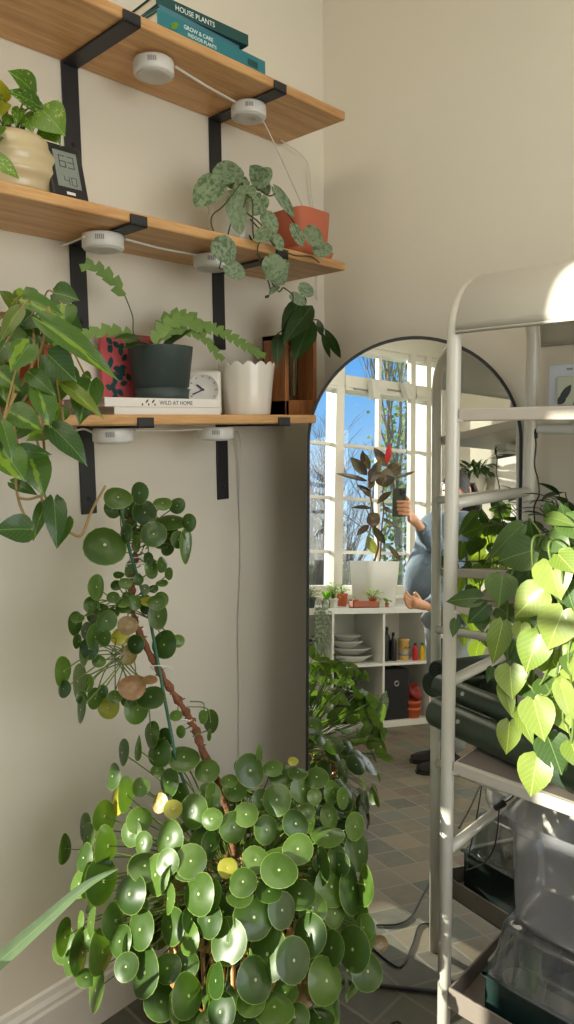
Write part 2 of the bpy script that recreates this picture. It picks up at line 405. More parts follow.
def floor_mat():
    t = NT('slate_tiles'); tc = t.add('ShaderNodeTexCoord')
    br = t.add('ShaderNodeTexBrick', offset=0.0, squash=1.0); br.inputs['Scale'].default_value = 1.0
    T_ = .127
    for k, v in (('Mortar Size', .0045), ('Mortar Smooth', .15), ('Bias', 0.0), ('Brick Width', T_), ('Row Height', T_)): br.inputs[k].default_value = v
    nz = t.add('ShaderNodeTexNoise', i_Scale=5.0, i_Detail=2.0); t.link(tc.outputs['Object'], nz.inputs[0])
    va = t.add('ShaderNodeVectorMath', operation='MULTIPLY_ADD'); t.link(nz.outputs['Color'], va.inputs[0]); va.inputs[1].default_value = (.008, .008, 0); t.link(tc.outputs['Object'], va.inputs[2])
    t.link(va.outputs[0], br.inputs[0])
    vm = t.add('ShaderNodeVectorMath', operation='DIVIDE'); t.link(va.outputs[0], vm.inputs[0]); vm.inputs[1].default_value = (T_, T_, 1000)
    fl = t.add('ShaderNodeVectorMath', operation='FLOOR'); t.link(vm.outputs[0], fl.inputs[0])
    wn = t.add('ShaderNodeTexWhiteNoise', noise_dimensions='2D'); t.link(fl.outputs[0], wn.inputs[0])
    base = t.ramp(wn.outputs[0], [(0, srgb(76, 80, 72)), (.2, srgb(112, 102, 84)), (.38, srgb(84, 94, 90)), (.55, srgb(106, 88, 78)), (.7, srgb(62, 72, 68)), (.85, srgb(124, 112, 92)), (1, srgb(90, 100, 94))])
    n1 = t.add('ShaderNodeTexNoise', i_Scale=14.0, i_Detail=7.0, i_Roughness=.65, i_Distortion=.8); t.link(tc.outputs['Object'], n1.inputs[0])
    base = t.mix(t.ramp(n1.outputs[0], [(.35, (0, 0, 0, 1)), (.75, (.5, .5, .5, 1))]), base, srgb(130, 118, 98))
    t.link(t.mix(br.outputs['Fac'], base, srgb(124, 118, 102)), t.p.inputs['Base Color'])
    t.p.inputs['Roughness'].default_value = .5
    h = t.math('ADD', t.math('MULTIPLY', n1.outputs[0], .35), t.math('MULTIPLY', br.outputs['Fac'], -.8))
    b = t.add('ShaderNodeBump', i_Strength=.5, i_Distance=.006); t.link(h, b.inputs['Height']); t.link(b.outputs[0], t.p.inputs['Normal'])
    return t.m
M['floor'] = floor_mat()
M['grass'] = simple('lawn', srgb(96, 104, 60), .95, var=.4, scale=3)
M['twig'] = simple('bare_twigs', srgb(150, 132, 112), .9, var=.25)
M['fence'] = simple('hedge_brown', srgb(120, 110, 84), .95, var=.4, scale=5)
# ================================================================== THE ROOM
YB = .035; YW = -3.15; XRW = 2.9; XLW = -1.2; YC = -1.35; H = 2.95
def struct(name, mb, m, **k):
    o = mb.build(name, m, loc=(0, 0, 0), **k); o['kind'] = 'structure'; return o
b = MB(); b.box((0, YC, -.1), (XRW+.12, YB+.1, 0)); b.box((XLW-.12, YW-.18, -.1), (XRW+.12, YC, 0)); struct('floor', b, M['floor'])
b = MB(); b.box((XLW-.12, YW-.18, H), (XRW+.12, YB+.12, H+.1)); struct('ceiling', b, M['ceil'])
b = MB(); b.box((-.12, YC, 0), (0, YB+.12, H)); struct('wall_left', b, M['wall'])
b = MB(); b.box((XLW, YC, 0), (-.12, YC+.12, H)); struct('wall_left_return', b, M['wall'])
b = MB(); b.box((XLW-.12, YW-.18, 0), (XLW, YC+.12, H)); struct('wall_far_left', b, M['wall'])
b = MB(); b.box((0, YB, 0), (XRW+.12, YB+.12, H)); struct('wall_back', b, M['wall'])
# right wall with an unseen window opening added for the side fill
RW0, RW1, RZ0, RZ1 = -1.75, -.45, .95, 2.45
b = MB(); b.box((XRW, YW-.18, 0), (XRW+.12, RW0, H)); b.box((XRW, RW1, 0), (XRW+.12, YB, H)); b.box((XRW, RW0, 0), (XRW+.12, RW1, RZ0)); b.box((XRW, RW0, RZ1), (XRW+.12, RW1, H))
struct('wall_right', b, M['wall'])
b = MB()
for y in (RW0, RW0+.62, RW1-.05): b.box((XRW+.03, y, RZ0), (XRW+.09, y+.05, RZ1))
for z in (RZ0, 1.7, RZ1-.05): b.box((XRW+.03, RW0, z), (XRW+.09, RW1, z+.05))
w = struct('window_2', b, M['winframe'], bev=.004)
g = MB(); g.box((XRW+.055, RW0+.02, RZ0+.02), (XRW+.06, RW1-.02, RZ1-.02)); g.build('pane', M['glass'], w)
# baseboards with a moulded top
def baseboard(name, p, q, nrm):
    p, q, nrm = V(p), V(q), V(nrm); prof = [(0, 0), (.018, 0), (.018, .115), (.014, .122), (.014, .132), (.008, .142), (.006, .155), (0, .16)]
    m = MB(); m.grid([[p + nrm*x + V((0, 0, z)), q + nrm*x + V((0, 0, z))] for x, z in prof], smooth=False); return struct(name, m, M['trim'])
baseboard('baseboard_left', (0, YC, 0), (0, YB, 0), (1, 0, 0))
baseboard('baseboard_back', (XRW, YB, 0), (0, YB, 0), (0, -1, 0))
baseboard('baseboard_right', (XRW, YW, 0), (XRW, YB, 0), (-1, 0, 0))
# window wall: parapet, header, piers and a run of tall casements
SILL = .86; TOP = 2.68
b = MB(); b.box((XLW, YW-.18, 0), (.21, YW, .70)); b.box((.21, YW-.18, 0), (XRW, YW, SILL)); b.box((XLW, YW-.18, TOP), (XRW, YW, H)); b.box((XLW, YW-.18, .7), (XLW+.25, YW, TOP)); b.box((2.84, YW-.18, SILL), (XRW, YW, TOP))
struct('wall_window', b, M['winframe'])
b = MB(); b.box((.21, YW-.02, SILL-.035), (XRW, YW+.03, SILL)); b.box((XLW, YW-.02, .665), (.21, YW+.03, .70)); struct('trim_1', b, M['winframe'], bev=.004)
posts = [XLW+.25, -.36, .21, .70, 1.17, 1.92, 2.57, 2.715, 2.84]
wn = 3
for i in range(len(posts)-1):
    x0, x1 = posts[i], posts[i+1]; pw = .07 if x1 not in (2.57, 2.715) else .045
    L0 = x0 + (.0 if i == 0 else (.07 if x0 not in (2.57, 2.715) else .045))
    m = MB(); SL = .70 if x1 <= .21 else SILL; dp = .05 if x1 == 2.57 else .15
    if i < len(posts)-2: m.box((x1, YW-dp, SL), (x1+pw, YW, TOP))
    m.box((L0, YW-.12, 2.33), (x1, YW+.015, 2.44)); m.box((L0, YW-.115, 2.35), (x1, YW+.02, 2.365)); 
    m.box((L0, YW-.13, TOP-.04), (x1, YW-.03, TOP)); m.box((L0, YW-.13, SL), (x1, YW-.03, SL+.06))
    for z in (1.94, 1.55, 1.16): m.box((L0, YW-.095, z-.012), (x1, YW-.06, z+.012))
    if x1-L0 > .3:
        xm = {1.17: 1.52, 1.92: 2.325}.get(x0, (L0+x1)/2)
        m.box((xm-.012, YW-.10, SL), (xm+.012, YW-.05, TOP))
    f = struct('window_%d' % wn, m, M['winframe'], bev=.003)
    m = MB(); m.box((L0, YW-.082, SL+.02), (x1, YW-.079, TOP-.02)); m.build('pane', M['glass'], f); wn += 1
# unseen blinds added to block high sun through the left casements
for x0, x1 in ((XLW+.25, -.36), (-.29, .21)):
    b = MB(); b.tube([(x0, YW+.03, TOP-.03), (x1, YW+.03, TOP-.03)], .025, 16); b.box((x0+.01, YW+.004, 1.47), (x1+.02, YW+.007, TOP-.03)); b.box((x0+.01, YW, 1.455), (x1+.02, YW+.012, 1.475))
    o = b.build('added_sun_blind', M['boxfab']); setp(o, 'dark unseen blind added to block high sun at the %s casement' % ('first' if x0 < -.5 else 'second'), 'blind', 'added sun-blocking blinds on the left windows')

# ================================================================== SHELVES
Z1, Z2, Z3, SD, ST = 2.217, 1.8455, 1.4504, .2316, .0215
YE = -.1476
def shelf(z, label):
    m = MB(); m.box((.001, YC+.001, z), (SD, YE, z+ST), bev=.004)
    o = m.build('wall_shelf', M['oak']); setp(o, label, 'shelf', 'oak shelves on the left wall'); return o
shelf(Z1, 'oak wall shelf at the top, holding the teal books')
shelf(Z2, 'oak wall shelf in the middle, holding the humidity meter and terracotta pot')
shelf(Z3, 'oak wall shelf at the bottom, holding the clock and dark green pot')
def bracket(y, z):
    t = thing('shelf_bracket', None, 'bracket', (0, y, z))
    m = MB(); m.box((.001, y-.0195, z-.20), (.006, y+.0195, z-.001), bev=.0012); m.build('wall_plate', M['black'], t)
    m = MB(); m.box((.001, y-.0195, z-.006), (SD+.006, y+.0195, z-.0008), bev=.0012); m.build('arm', M['black'], t)
    m = MB(); m.box((SD+.0008, y-.0195, z-.006), (SD+.006, y+.0195, z+ST*.72), bev=.0012); m.build('lip', M['black'], t)
    m = MB(); m.lathe([(0.0001, 0), (.0045, 0), (.0038, .002), (0.0001, .0028)], (0, 0, 0), 14, M=Matrix.Rotation(PI/2, 4, 'Y')); 
    bmesh.ops.translate(m.bm, verts=m.bm.verts, vec=(.006, y, z-.165)); m.build('screw', M['blackplastic'], t)
    return t
bl = {(0, 0): 'black steel bracket under the top shelf, left one by the golden pothos', (0, 1): 'black steel bracket under the top shelf, right one by the puck light',
      (1, 0): 'black steel bracket under the middle shelf, left one below the humidity meter', (1, 1): 'black steel bracket under the middle shelf, right one behind the silver trailing vine',
      (2, 0): 'black steel bracket under the bottom shelf, left one beside the striped-leaf vine', (2, 1): 'black steel bracket under the bottom shelf, right one above the bare wall'}
proto = bracket(-.797, Z1)
for i, z in enumerate((Z1, Z2, Z3)):
    for j, y in enumerate((-.797, -.39)):
        o = proto if (i, j) == (0, 0) else copy_tree(proto)
        o.location = (0, y, z); setp(o, bl[(i, j)], 'bracket', 'black shelf brackets')
# puck lights
def puck(p):
    t = thing('puck_light', None, 'light', p); p = V(p)
    m = MB(); m.lathe([(.0001, 0), (.041, 0), (.0425, -.004), (.0425, -.0245), (.040, -.0285), (.0001, -.0285)], p, 40); m.build('housing', M['white'], t)
    m = MB(); m.lathe([(.0001, -.0285), (.0365, -.0285), (.0365, -.0298), (.030, -.0318), (.012, -.0325), (.010, -.0313), (.0001, -.0313)], p, 40); m.build('lens', M['whiteshade'], t)
    for k in range(5):
        a = -.9 + .09*k; M4 = Matrix.Translation(p + V((math.cos(a)*.0424, math.sin(a)*.0424, -.012))) @ Matrix.Rotation(a, 4, 'Z')
        m = MB(); m.box((-.0006, -.0012, -.005), (.0006, .0012, .005), M4); m.build('vent_slot', M['slot'], t)
    return t
pk = [(153.5, 58, Z1, 'white puck light under the top shelf, left one below the books'), (248.5, 103, Z1, 'white puck light under the top shelf, right one beside the bracket'),
      (103, 243, Z2, 'white puck light under the middle shelf, left one against the bracket'), (209, 259.5, Z2, 'white puck light under the middle shelf, right one behind the silver leaves'),
      (113, 431, Z3, 'white puck light under the bottom shelf, left one below the stacked books'), (216, 428, Z3, 'white puck light under the bottom shelf, right one with a cord down the wall')]
PK = []
proto = None
for i, (x, y, z, l) in enumerate(pk):
    p = on(x, y, 2, z) if i < 4 else V((.15, on(x, y, 0, .15).y, z))
    if i >= 2 and i < 4: p = V((.13 if i == 2 else .14, on(x, y, 0, .13).y, z))
    p.z = z - .0065; PK.append(p)
    if proto is None: proto = puck(p); o = proto
    else: o = copy_tree(proto)
    o.location = p; setp(o, l, 'light', 'white puck lights under the shelves')
def cord(name, pts, r, mat, label, cat='cord', k=8):
    m = MB(); m.tube(smooth_path(pts, k), r, 8); o = m.build(name, mat); return setp(o, label, cat)
dz = V((0, 0, -.008))
cord('link_cord', [PK[0]+V((.02, .04, -.004)), (PK[0]*.5+PK[1]*.5)+V((.01, 0, -.006)), PK[1]+V((0, -.042, -.004))], .0028, M['cordw'], 'white cord linking the two puck lights under the top shelf')
cord('link_cord', [PK[2]+V((.02, .04, -.004)), (PK[2]+PK[3])/2+V((0, 0, -.004)), PK[3]+V((0, -.042, -.004))], .0024, M['cordw'], 'white cord linking the two puck lights under the middle shelf')
cord('link_cord', [PK[4]+V((.02, .04, -.004)), (PK[4]+PK[5])/2+V((0, 0, -.006)), PK[5]+V((0, -.042, -.004))], .0024, M['cordw'], 'white cord linking the two puck lights under the bottom shelf')
cord('hanging_cable', [on(60, 246, 0, .02), on(72, 242, 0, .05), PK[2]+V((0, -.043, -.01))], .0024, M['cordw'], 'short white cord end left of the middle-shelf puck lights')
cord('hanging_cable', [on(72, 432, 0, .10), on(84, 429, 0, .12), PK[4]+V((0, -.043, -.01))], .0024, M['cordw'], 'short white cord end left of the bottom-shelf puck lights')
cord('hanging_cable', [PK[1]+V((.0, .041, -.012)), on(275, 145, 0, .14), on(290, 178, 0, .11), on(303, 207, 0, .08)], .0016, M['cordw'], 'thin white cord slanting from the top puck light down behind the terracotta pot')
cord('hanging_cable', [V((.03, YE-.03, Z1-.002)), on(306, 160, 0, .02), on(311, 190, 0, .015), on(316, 240, 0, .012), on(317, 300, 0, .008)], .0016, M['cordw'], 'thin cream cord hanging near the room corner behind the terracotta pot')
cord('hanging_cable', [PK[5]+V((0, .043, -.008)), on(237, 431, 0, .07), on(240.5, 445, 0, .03), on(239.5, 500, 0, .008), on(241, 560, 0, .008), on(238.5, 630, 0, .008), on(239.5, 700, 0, .008), on(239, 790, 0, .008)], .0019, M['cordw'], 'white cord hanging down the wall from the bottom shelf to the floor plant')

# ------------------------------------------------------------------ books
def book(label, c, sx, sy, h, rz, cover, group, cat='book', spine=+1, sub=None):
    """c = centre of underside; spine faces +X of its own frame"""
    t = thing('book', label, cat, c, group); R_ = Matrix.Translation(V(c)) @ Matrix.Rotation(rz, 4, 'Z')
    m = MB(); th = .0022
    m.box((-sx/2, -sy/2, 0), (sx/2, sy/2, th), R_); m.box((-sx/2, -sy/2, h-th), (sx/2, sy/2, h), R_); m.box((sx/2-th, -sy/2, 0), (sx/2+.0008, sy/2, h), R_)
    m.build('cover', cover, t, bev=.0008)
    m = MB(); m.box((-sx/2+.004, -sy/2+.004, th), (sx/2-th, sy/2-.004, h-th), R_); m.build('page_block', M['pages'], t)
    return t, R_
def spine_text(t, R_, sx, h, body, size, y0, mat, zc=.5, name='title'):
    o = R_ @ V((sx/2+.0011, y0, h*zc-size*.36)); x = (R_.to_3x3() @ V((0, 1, 0))); return text(None, name, body, size, o, x, (0, 0, 1), mat, t)
zt = Z1+ST
ya = on(172, 12, 0, SD).y; yb = on(267, 62, 0, SD).y
pA = on(160, 14, 0, SD-.005); pB = on(266, 70, 0, SD-.005)
Lb = .30
c0 = V((.125, pB.y-.001-Lb/2, zt))
t, R_ = book('large teal gardening book lying lowest of the stack on the top shelf', c0, .2, Lb, .030, math.radians(0), M['teal'], 'teal books on the top shelf')
spine_text(t, R_, .2, .030, 'GROW & CARE', .0115, -.085, M['inkw'], .70); spine_text(t, R_, .2, .030, 'INDOOR PLANTS', .010, -.075, M['inkw'], .30)
m = MB(); m.box(c0+V((.1002, .095, .006)), c0+V((.1012, .125, .019))); m.build('logo_patch', M['dteal'], t)
m = MB(); leaf(m, c0+V((.1013, -.118, .006)), c0+V((.1013, -.098, .021)), (1, 0, 0), .012, 'oval', 0, 0, rnd=.8); m.build('leaf_emblem', M['l_lime'], t)
c1 = c0 + V((.0, -.035, .030))
t, R_ = book('blue-grey book lying in the middle of the stack on the top shelf', c1, .19, .22, .012, math.radians(1.5), M['bluegrey'], 'teal books on the top shelf')
c2 = c0 + V((.016, -.022, .042))
t, R_ = book('dark teal houseplant book lying on top of the top-shelf stack', c2, .165, .24, .023, math.radians(-3), M['dteal'], 'teal books on the top shelf')
spine_text(t, R_, .165, .023, 'HOUSE PLANTS', .0145, -.075, M['inkw'], .5)
# bottom shelf books
zt3 = Z3+ST
XF = .20
q0 = on(104, 405, 0, XF).y; q1 = on(221, 405, 0, XF).y
t, R_ = book('pale paperback lying under the white book on the bottom shelf', V((XF-.088, (q0+q1)/2+.012, zt3)), .17, q1-q0-.026, .0165, 0, M['paper'], 'white books under the dark green pot')
q0b = on(106, 400, 0, XF).y
t, R_ = book('white book with grey capital title lying upper of two on the bottom shelf', V((XF-.086, (q0b+q1)/2-.003, zt3+.0165)), .17, q1-q0b, .0185, 0, M['paper'], 'white books under the dark green pot')
spine_text(t, R_, .17, .0185, 'WILD AT HOME', .0125, -.018, M['ink'], .5)
m = MB()
for k in range(5): leaf(m, R_ @ V((.0862, -.062+.008*k, .008)), R_ @ V((.0862, -.058+.008*k+(.004 if k % 2 else -.004), .0155 if k % 2 else .002)), (1, 0, 0), .004, 'oval', 0, 0)
m.build('leaf_print', M['ink'], t)
ZBK = zt3+.035
# ------------------------------------------------------------------ pots
def pot_profile(rb, rt, h, th=.004, rim=0, rimh=0):
    o = [(.0001, 0), (rb*.96, 0), (rb, .003)]
    if rim: o += [(rt-(rt-rb)*rimh/h, h-rimh), (rt+rim, h-rimh+.002), (rt+rim, h-.002), (rt+rim-.002, h)]
    else: o += [(rt, h-.002), (rt-.001, h)]
    o += [(rt-th, h), (rt-th-.001, h-.004), (rb-th+.004, h*.45), (.0001, h*.45)]
    return o
def pot(parent, c, rb, rt, h, mat, rim=0, rimh=0, mod=None, soil=True, n=48):
    m = MB(); m.lathe(pot_profile(rb, rt, h, rim=rim, rimh=rimh), c, n, mod=mod); m.build('pot', mat, parent)
    if soil:
        m = MB(); m.lathe([(.0001, h*.80), (rt*.9, h*.80), (rt*.9, h*.83), (rt*.5, h*.86), (.0001, h*.86)], c, 24); m.build('soil', M['soil'], parent)

# dark green pot with fishbone cactus
X0 = .11
cL, cR = on(128, 375, 0, X0), on(192, 375, 0, X0)
c = V((X0, (cL.y+cR.y)/2, ZBK)); dist = (c-CAM).length
rt = 63/2*dist/F_PX
zr = on(160, 347, 0, X0).z
fish = thing('potted_cactus', 'dark green pot of fishbone cactus standing on the white books', 'plant', c)
hp = zr - c.z
m = MB(); m.lathe([(.0001, 0), (rt*.80, 0), (rt*.82, .004), (rt*.86, hp*.20), (rt*.80, hp*.205), (rt*.80, hp*.235), (rt*.84, hp*.24), (rt*.99, hp-.003), (rt, hp-.001), (rt-.004, hp), (rt-.006, hp-.01), (rt*.8, hp*.5), (.0001, hp*.5)], c, 56)
m.build('pot', M['potdark'], fish)
m = MB(); m.lathe([(.0001, hp*.85), (rt*.93, hp*.85), (.0001, hp*.9)], c, 24); m.build('soil', M['soil'], fish)
ct = c + V((0, 0, hp*.88))
def zig(mb, pts, w0, seg=9):
    Q_ = smooth_path(pts, 12); P = [Q_[0]]; acc = 0
    for a_, b_ in zip(Q_, Q_[1:]):
        acc += (b_-a_).length
        if acc > .0105: P.append(b_); acc = 0
    n = len(P)
    vd = (CAM-P[0]).normalized()
    for i in range(n-1):
        a = (P[i+1]-P[i]); L = a.length*1.35; a = a.normalized(); s = a.cross(vd).normalized()
        sg = 1 if i % 2 else -1; w = w0*(1-.35*i/n)
        p = P[i]; nn = (vd + s*.3*sg).normalized()
        # one tooth: triangle lobe with thickness
        tip = p + s*sg*w*1.1 + a*L*1.45
        for q in (1, -1):
            v = [mb.bm.verts.new(x) for x in (p - s*sg*w*.25 + nn*.0008*q, p + a*L*1.6 - s*sg*w*.25 + nn*.0008*q, p + a*L*1.5 + s*sg*w*.3 + nn*.001*q, tip, p + a*L*.35 + s*sg*w*.75 + nn*.001*q, p + s*sg*w*.2 + nn*.0008*q)]
            mb.face(v if q > 0 else v[::-1], 0, True, [(.5, .1)]*6, (random.random(), 0, 0, 1))
def pth(l, X, sc, ox, oy): return [on(ox+x/sc, oy+y/sc, 0, X if isinstance(X, float) else X[i]) for i, (x, y) in enumerate(l)]
S4 = dict(sc=2.126, ox=80, oy=260)
f1 = pth([(118, 165), (112, 120), (95, 75), (62, 35), (28, 12), (5, 12)], .12, **S4)
def stemz(P, w, tube=None):
    m = MB()
    if tube: m.tube(smooth_path(tube), .0014, 6)
    zig(m, P, w); m.build('zigzag_stem', M['l_fish'], fish)
stemz(f1[2:], .016, [ct]+f1[:3])
stemz(pth([(118, 170), (95, 158), (60, 150), (25, 155), (-8, 160)], .13, **S4), .016)
stemz(pth([(160, 178), (175, 145), (210, 128), (255, 140), (300, 152), (345, 178), (385, 203)], .16, **S4), .017)
stemz(pth([(165, 175), (190, 150), (225, 150), (262, 165), (288, 195), (300, 212)], .15, **S4), .014)
stemz(pth([(165, 178), (168, 150), (195, 118), (240, 122), (262, 150)], .11, **S4), .016)
m = MB()
for a, bb, w in (((158, 182), (70, 168), 26), ((160, 186), (90, 190), 20), ((175, 186), (238, 150), 24), ((185, 188), (225, 158), 14)):
    A, B = on(80+a[0]/2.126, 260+a[1]/2.126, 0, .12), on(80+bb[0]/2.126, 260+bb[1]/2.126, 0, .16)
    leaf(m, A, B, (CAM-A).normalized()*.5+V((0, 0, .7)), w/2.126*1.55/F_PX*1.3, 'long', .2, .15)
m.build('broad_leaves', M['l_dark'], fish)

# pink picture book leaning behind
A = on(126, 399, 0, .03)
y0, y1 = on(103, 390, 0, .035).y, on(158, 390, 0, .035).y
ztop = on(115, 333, 0, .03).z
t = thing('picture_card', 'pink card with dark leafy plant drawing leaning behind the dark green pot', 'card', (.03, (y0+y1)/2, ZBK))
m = MB(); m.box((.024, y0, ZBK), (.034, y1, ztop), bev=.001); m.build('card', M['pink'], t)
m = MB()
for k in range(26):
    y = y0 + .018 + random.random()*.05; z = ZBK+.01+random.random()*(ztop-ZBK-.03)
    a = random.random()*6; d = V((0, math.cos(a), math.sin(a)))
    leaf(m, V((.0345, y, z)), V((.0345, y, z))+d*.02, (1, 0, 0), .013, 'oval', 0, .01)
m.build('leaf_print', M['dteal'], t)

# clock
cx = .085; cc = on(203, 389, 0, cx); rr = 17.0/F_PX*(cc-CAM).length
cc.z = zt3 + .0365 + rr*.62
tdir = (CAM-cc); tdir.z = 0; tdir.normalize(); side = V((0, 0, 1)).cross(tdir).normalized()
ck = thing('desk_clock', 'small white clock standing between the dark green pot and scalloped pot', 'clock', (cc.x, cc.y, zt3))
B3 = Matrix((side, tdir, V((0, 0, 1)))).transposed().to_4x4(); 
def cl(x, y, z): return cc + side*x + tdir*y + V((0, 0, z))
hb = cc.z - zt3 
Mc = Matrix.Translation(cc) @ B3
m = MB(); m.box((-rr*1.05, -.03, -hb), (rr*1.05, 0, rr*1.1), Mc, bev=.008); m.build('case', M['potwhite'], ck)
m = MB(); Ml = Mc @ Matrix.Rotation(-PI/2, 4, 'X'); m.lathe([(.0001, 0), (rr*.95, 0), (rr*.95, .003), (rr*.88, .0045), (rr*.86, .002), (.0001, .002)], (0, 0, 0), 48, M=Ml); m.build('dial', M['paper'], ck)
m = MB()
for k in range(12):
    a = k*PI/6; m.box((-.0008, -.0006, rr*.70), (.0008, .0006, rr*.80), Mc @ Matrix.Translation((0, .003, 0)) @ Matrix.Rotation(a, 4, 'Y'))
m.build('hour_marks', M['ink'], ck)
for nm, a, L, w in (('hour_hand', -.9, .45, .0022), ('minute_hand', -2.0, .66, .0016)):
    m = MB(); m.box((-w, -.0006, -.003), (w, .0006, rr*L), Mc @ Matrix.Translation((0, .0045, 0)) @ Matrix.Rotation(a, 4, 'Y')); m.build(nm, M['ink'], ck)

# scalloped white pot
X0 = .11; cL, cR = on(218, 380, 0, X0), on(273.5, 380, 0, X0)
c = V((X0, (cL.y+cR.y)/2, zt3)); dist = (c-CAM).length; rt = 55/2*dist/F_PX; zr = on(245, 362, 0, X0+rt*.3).z; hp = zr-zt3
o = thing('scalloped_pot', 'white scalloped-rim pot standing beside the wooden propagation frame', 'pot', c)
def scal(r, z, a, j):
    k = 14; s = abs(math.sin(a*k/2)); w = .5+.5*math.cos(a*k)
    if z > hp*.55: z2 = z - (1-s)*.010*(1 if z > hp*.9 else .3); 
    else: z2 = z
    return r*(1+.012*s), z2
m = MB(); m.lathe([(.0001, 0), (rt*.80, 0), (rt*.82, .004), (rt*.88, hp*.4), (rt*.95, hp*.75), (rt, hp*.96), (rt, hp), (rt-.004, hp), (rt-.005, hp*.9), (rt*.75, hp*.3), (.0001, hp*.3)], c, 112, mod=scal); m.build('pot_body', M['potwhite'], o)
m = MB(); m.lathe([(.0001, hp*.7), (rt*.86, hp*.7), (.0001, hp*.74)], c, 24); m.build('soil', M['soil'], o)

# wooden propagation frame with glass tube
X0 = .10; y0, y1 = -.285, YE-.012; ztp = on(295, 345, 0, X0).z
pf = thing('propagation_stand', 'walnut wooden stand holding a glass tube beside the arched mirror', 'plant stand', (X0, (y0+y1)/2, zt3))
m = MB()
m.box((.055, y0, zt3), (.063, y1, ztp+.02)); m.box((.055, y0, zt3), (.14, y0+.014, ztp+.02)); m.box((.055, y1-.014, zt3), (.14, y1, ztp+.02)); m.box((.055, y0, zt3), (.14, y1, zt3+.04)); m.box((.055, y0, ztp+.006), (.14, y1, ztp+.02))
m.build('frame', M['walnut'], pf, bev=.002)
ym = (y0+y1)/2
m = MB(); m.lathe([(.0001, zt3+.04), (.010, zt3+.042), (.013, zt3+.055), (.013, ztp-.02), (.016, ztp-.012), (.0145, ztp-.012), (.0115, ztp-.02), (.0115, zt3+.056), (.0001, zt3+.047)], (.11, ym, 0), 24); m.build('glass_tube', M['tubeglass'], pf)
m = MB()
for k in range(5): 
    a = k*1.3; m.tube(smooth_path([(.11+.003*math.cos(a), ym+.003*math.sin(a), ztp+.01), (.11+.007*math.cos(a+1), ym+.007*math.sin(a+1), zt3+.10), (.11+.006*math.cos(a+2), ym+.006*math.sin(a+2), zt3+.055)]), .0009, 5)
m.build('roots', M['stembr'], pf)
S5 = lambda x, y, X: on(230+x/4.783, 280+y/4.783, 0, X)
m = MB(); ms = MB()
top = S5(330, 330, .11)
for a, bb, w, X, Xt, yl in (((335, 90), (250, 290), 95, .15, .18, 0), ((395, 125), (255, 305), 95, .17, .20, 0), ((390, 190), (310, 390), 110, .16, .19, 0), ((230, 255), (225, 415), 62, .14, .16, 0), ((455, 235), (530, 375), 46, .12, .12, 0), ((440, 250), (480, 375), 30, .12, .12, 0), ((420, 190), (440, 270), 36, .1, .1, 0), ((300, 150), (262, 260), 60, .12, .14, 0), ((330, 80), (360, 130), 50, .13, .15, 0)):
    A, B = S5(*a, X), S5(*bb, Xt); leaf(m, A, B, (CAM-A).normalized()+V((0, random.uniform(-.3, .3), .25)), w/4.783*(A-CAM).length/F_PX, 'long', .14, .10, rnd=random.random()*.6)
    ms.tube(smooth_path([top, (top+A)/2+V((.0, 0, .03)), A]), .0016, 6)
m.build('leaves', M['l_dark'], pf); ms.build('stems', M['darkstem'], pf)

# ------------------------------------------------------------------ middle shelf
zt2 = Z2+ST
# golden pothos in ribbed pot
X0 = .12; cc = on(12, 165, 0, X0); c = V((X0, cc.y, zt2)); dist = (c-CAM).length; rt = 39/F_PX*dist
gp = thing('potted_pothos', 'golden pothos in a beige ribbed pot left of the humidity meter', 'plant', c)
zr = on(20, 131, 0, X0+rt*.6).z; hp = zr-zt2
prof = [(.0001, 0), (rt*.7, 0), (rt*.76, .004)]
for k in range(0, 25):
    v = k/24; prof.append((rt*(.78+.24*math.sin(PI*min(1, v*1.0))**.8 - .02*v + .022*math.sin(v*PI*7)), .004+(hp-.006)*v))
prof += [(rt*.74, hp), (rt*.68, hp-.01), (.0001, hp*.6)]
m = MB(); m.lathe(prof, c, 56); m.build('pot', M['potbeige'], gp)
m = MB(); m.lathe([(.0001, hp*.9), (rt*.68, hp*.9), (.0001, hp*.95)], c, 24); m.build('soil', M['soil'], gp)
SG = lambda x, y, X: on(x/5.74, 60+y/5.74, 0, X)
m = MB(); ms = MB(); root = c+V((0, 0, hp*.95))
for a, bb, w, X, Xt, yl, sh in (((190, 190), (40, 60), 135, .14, .18, 0, 'heart'), ((215, 260), (30, 175), 95, .15, .17, .0, 'heart'), ((250, 290), (375, 440), 175, .17, .2, 0, 'heart'), ((225, 295), (190, 210), 60, .13, .12, 0, 'heart'),
      ((20, 230), (-20, 90), 80, .1, .12, .7, 'heart'), ((30, 250), (10, 330), 60, .14, .16, .6, 'heart'), ((70, 330), (20, 380), 70, .14, .16, 0, 'heart'), ((110, 280), (90, 390), 60, .15, .17, 0, 'heart'), ((150, 330), (190, 420), 90, .15, .17, 0, 'heart'), ((210, 330), (120, 380), 70, .13, .15, 0, 'heart'),
      ((240, 400), (330, 480), 80, .14, .17, 0, 'heart'), ((-40, 560), (115, 690), 90, .27, .30, 0, 'heart'), ((-60, 200), (-90, 330), 130, .14, .2, 0, 'heart'), ((-130, 260), (-200, 420), 150, .1, .15, 0, 'heart'), ((-30, 380), (-60, 500), 110, .18, .24, 0, 'heart'), ((290, 330), (350, 500), 60, .16, .19, 0, 'heart')):
    A, B = SG(*a, X), SG(*bb, Xt); leaf(m, A, B, (CAM-A).normalized()+V((.1, random.uniform(-.2, .2), .35)), w/5.74*(A-CAM).length/F_PX, sh, .12, .16, yel=yl, rnd=random.random())
    ms.tube(smooth_path([root+V((random.uniform(-.02, .02), random.uniform(-.02, .02), -.01)), (root+A)/2+V((0, 0, .02)), A]), .0018, 6)
m.build('leaves', M['l_gold'], gp); ms.build('stems', M['stem'], gp)

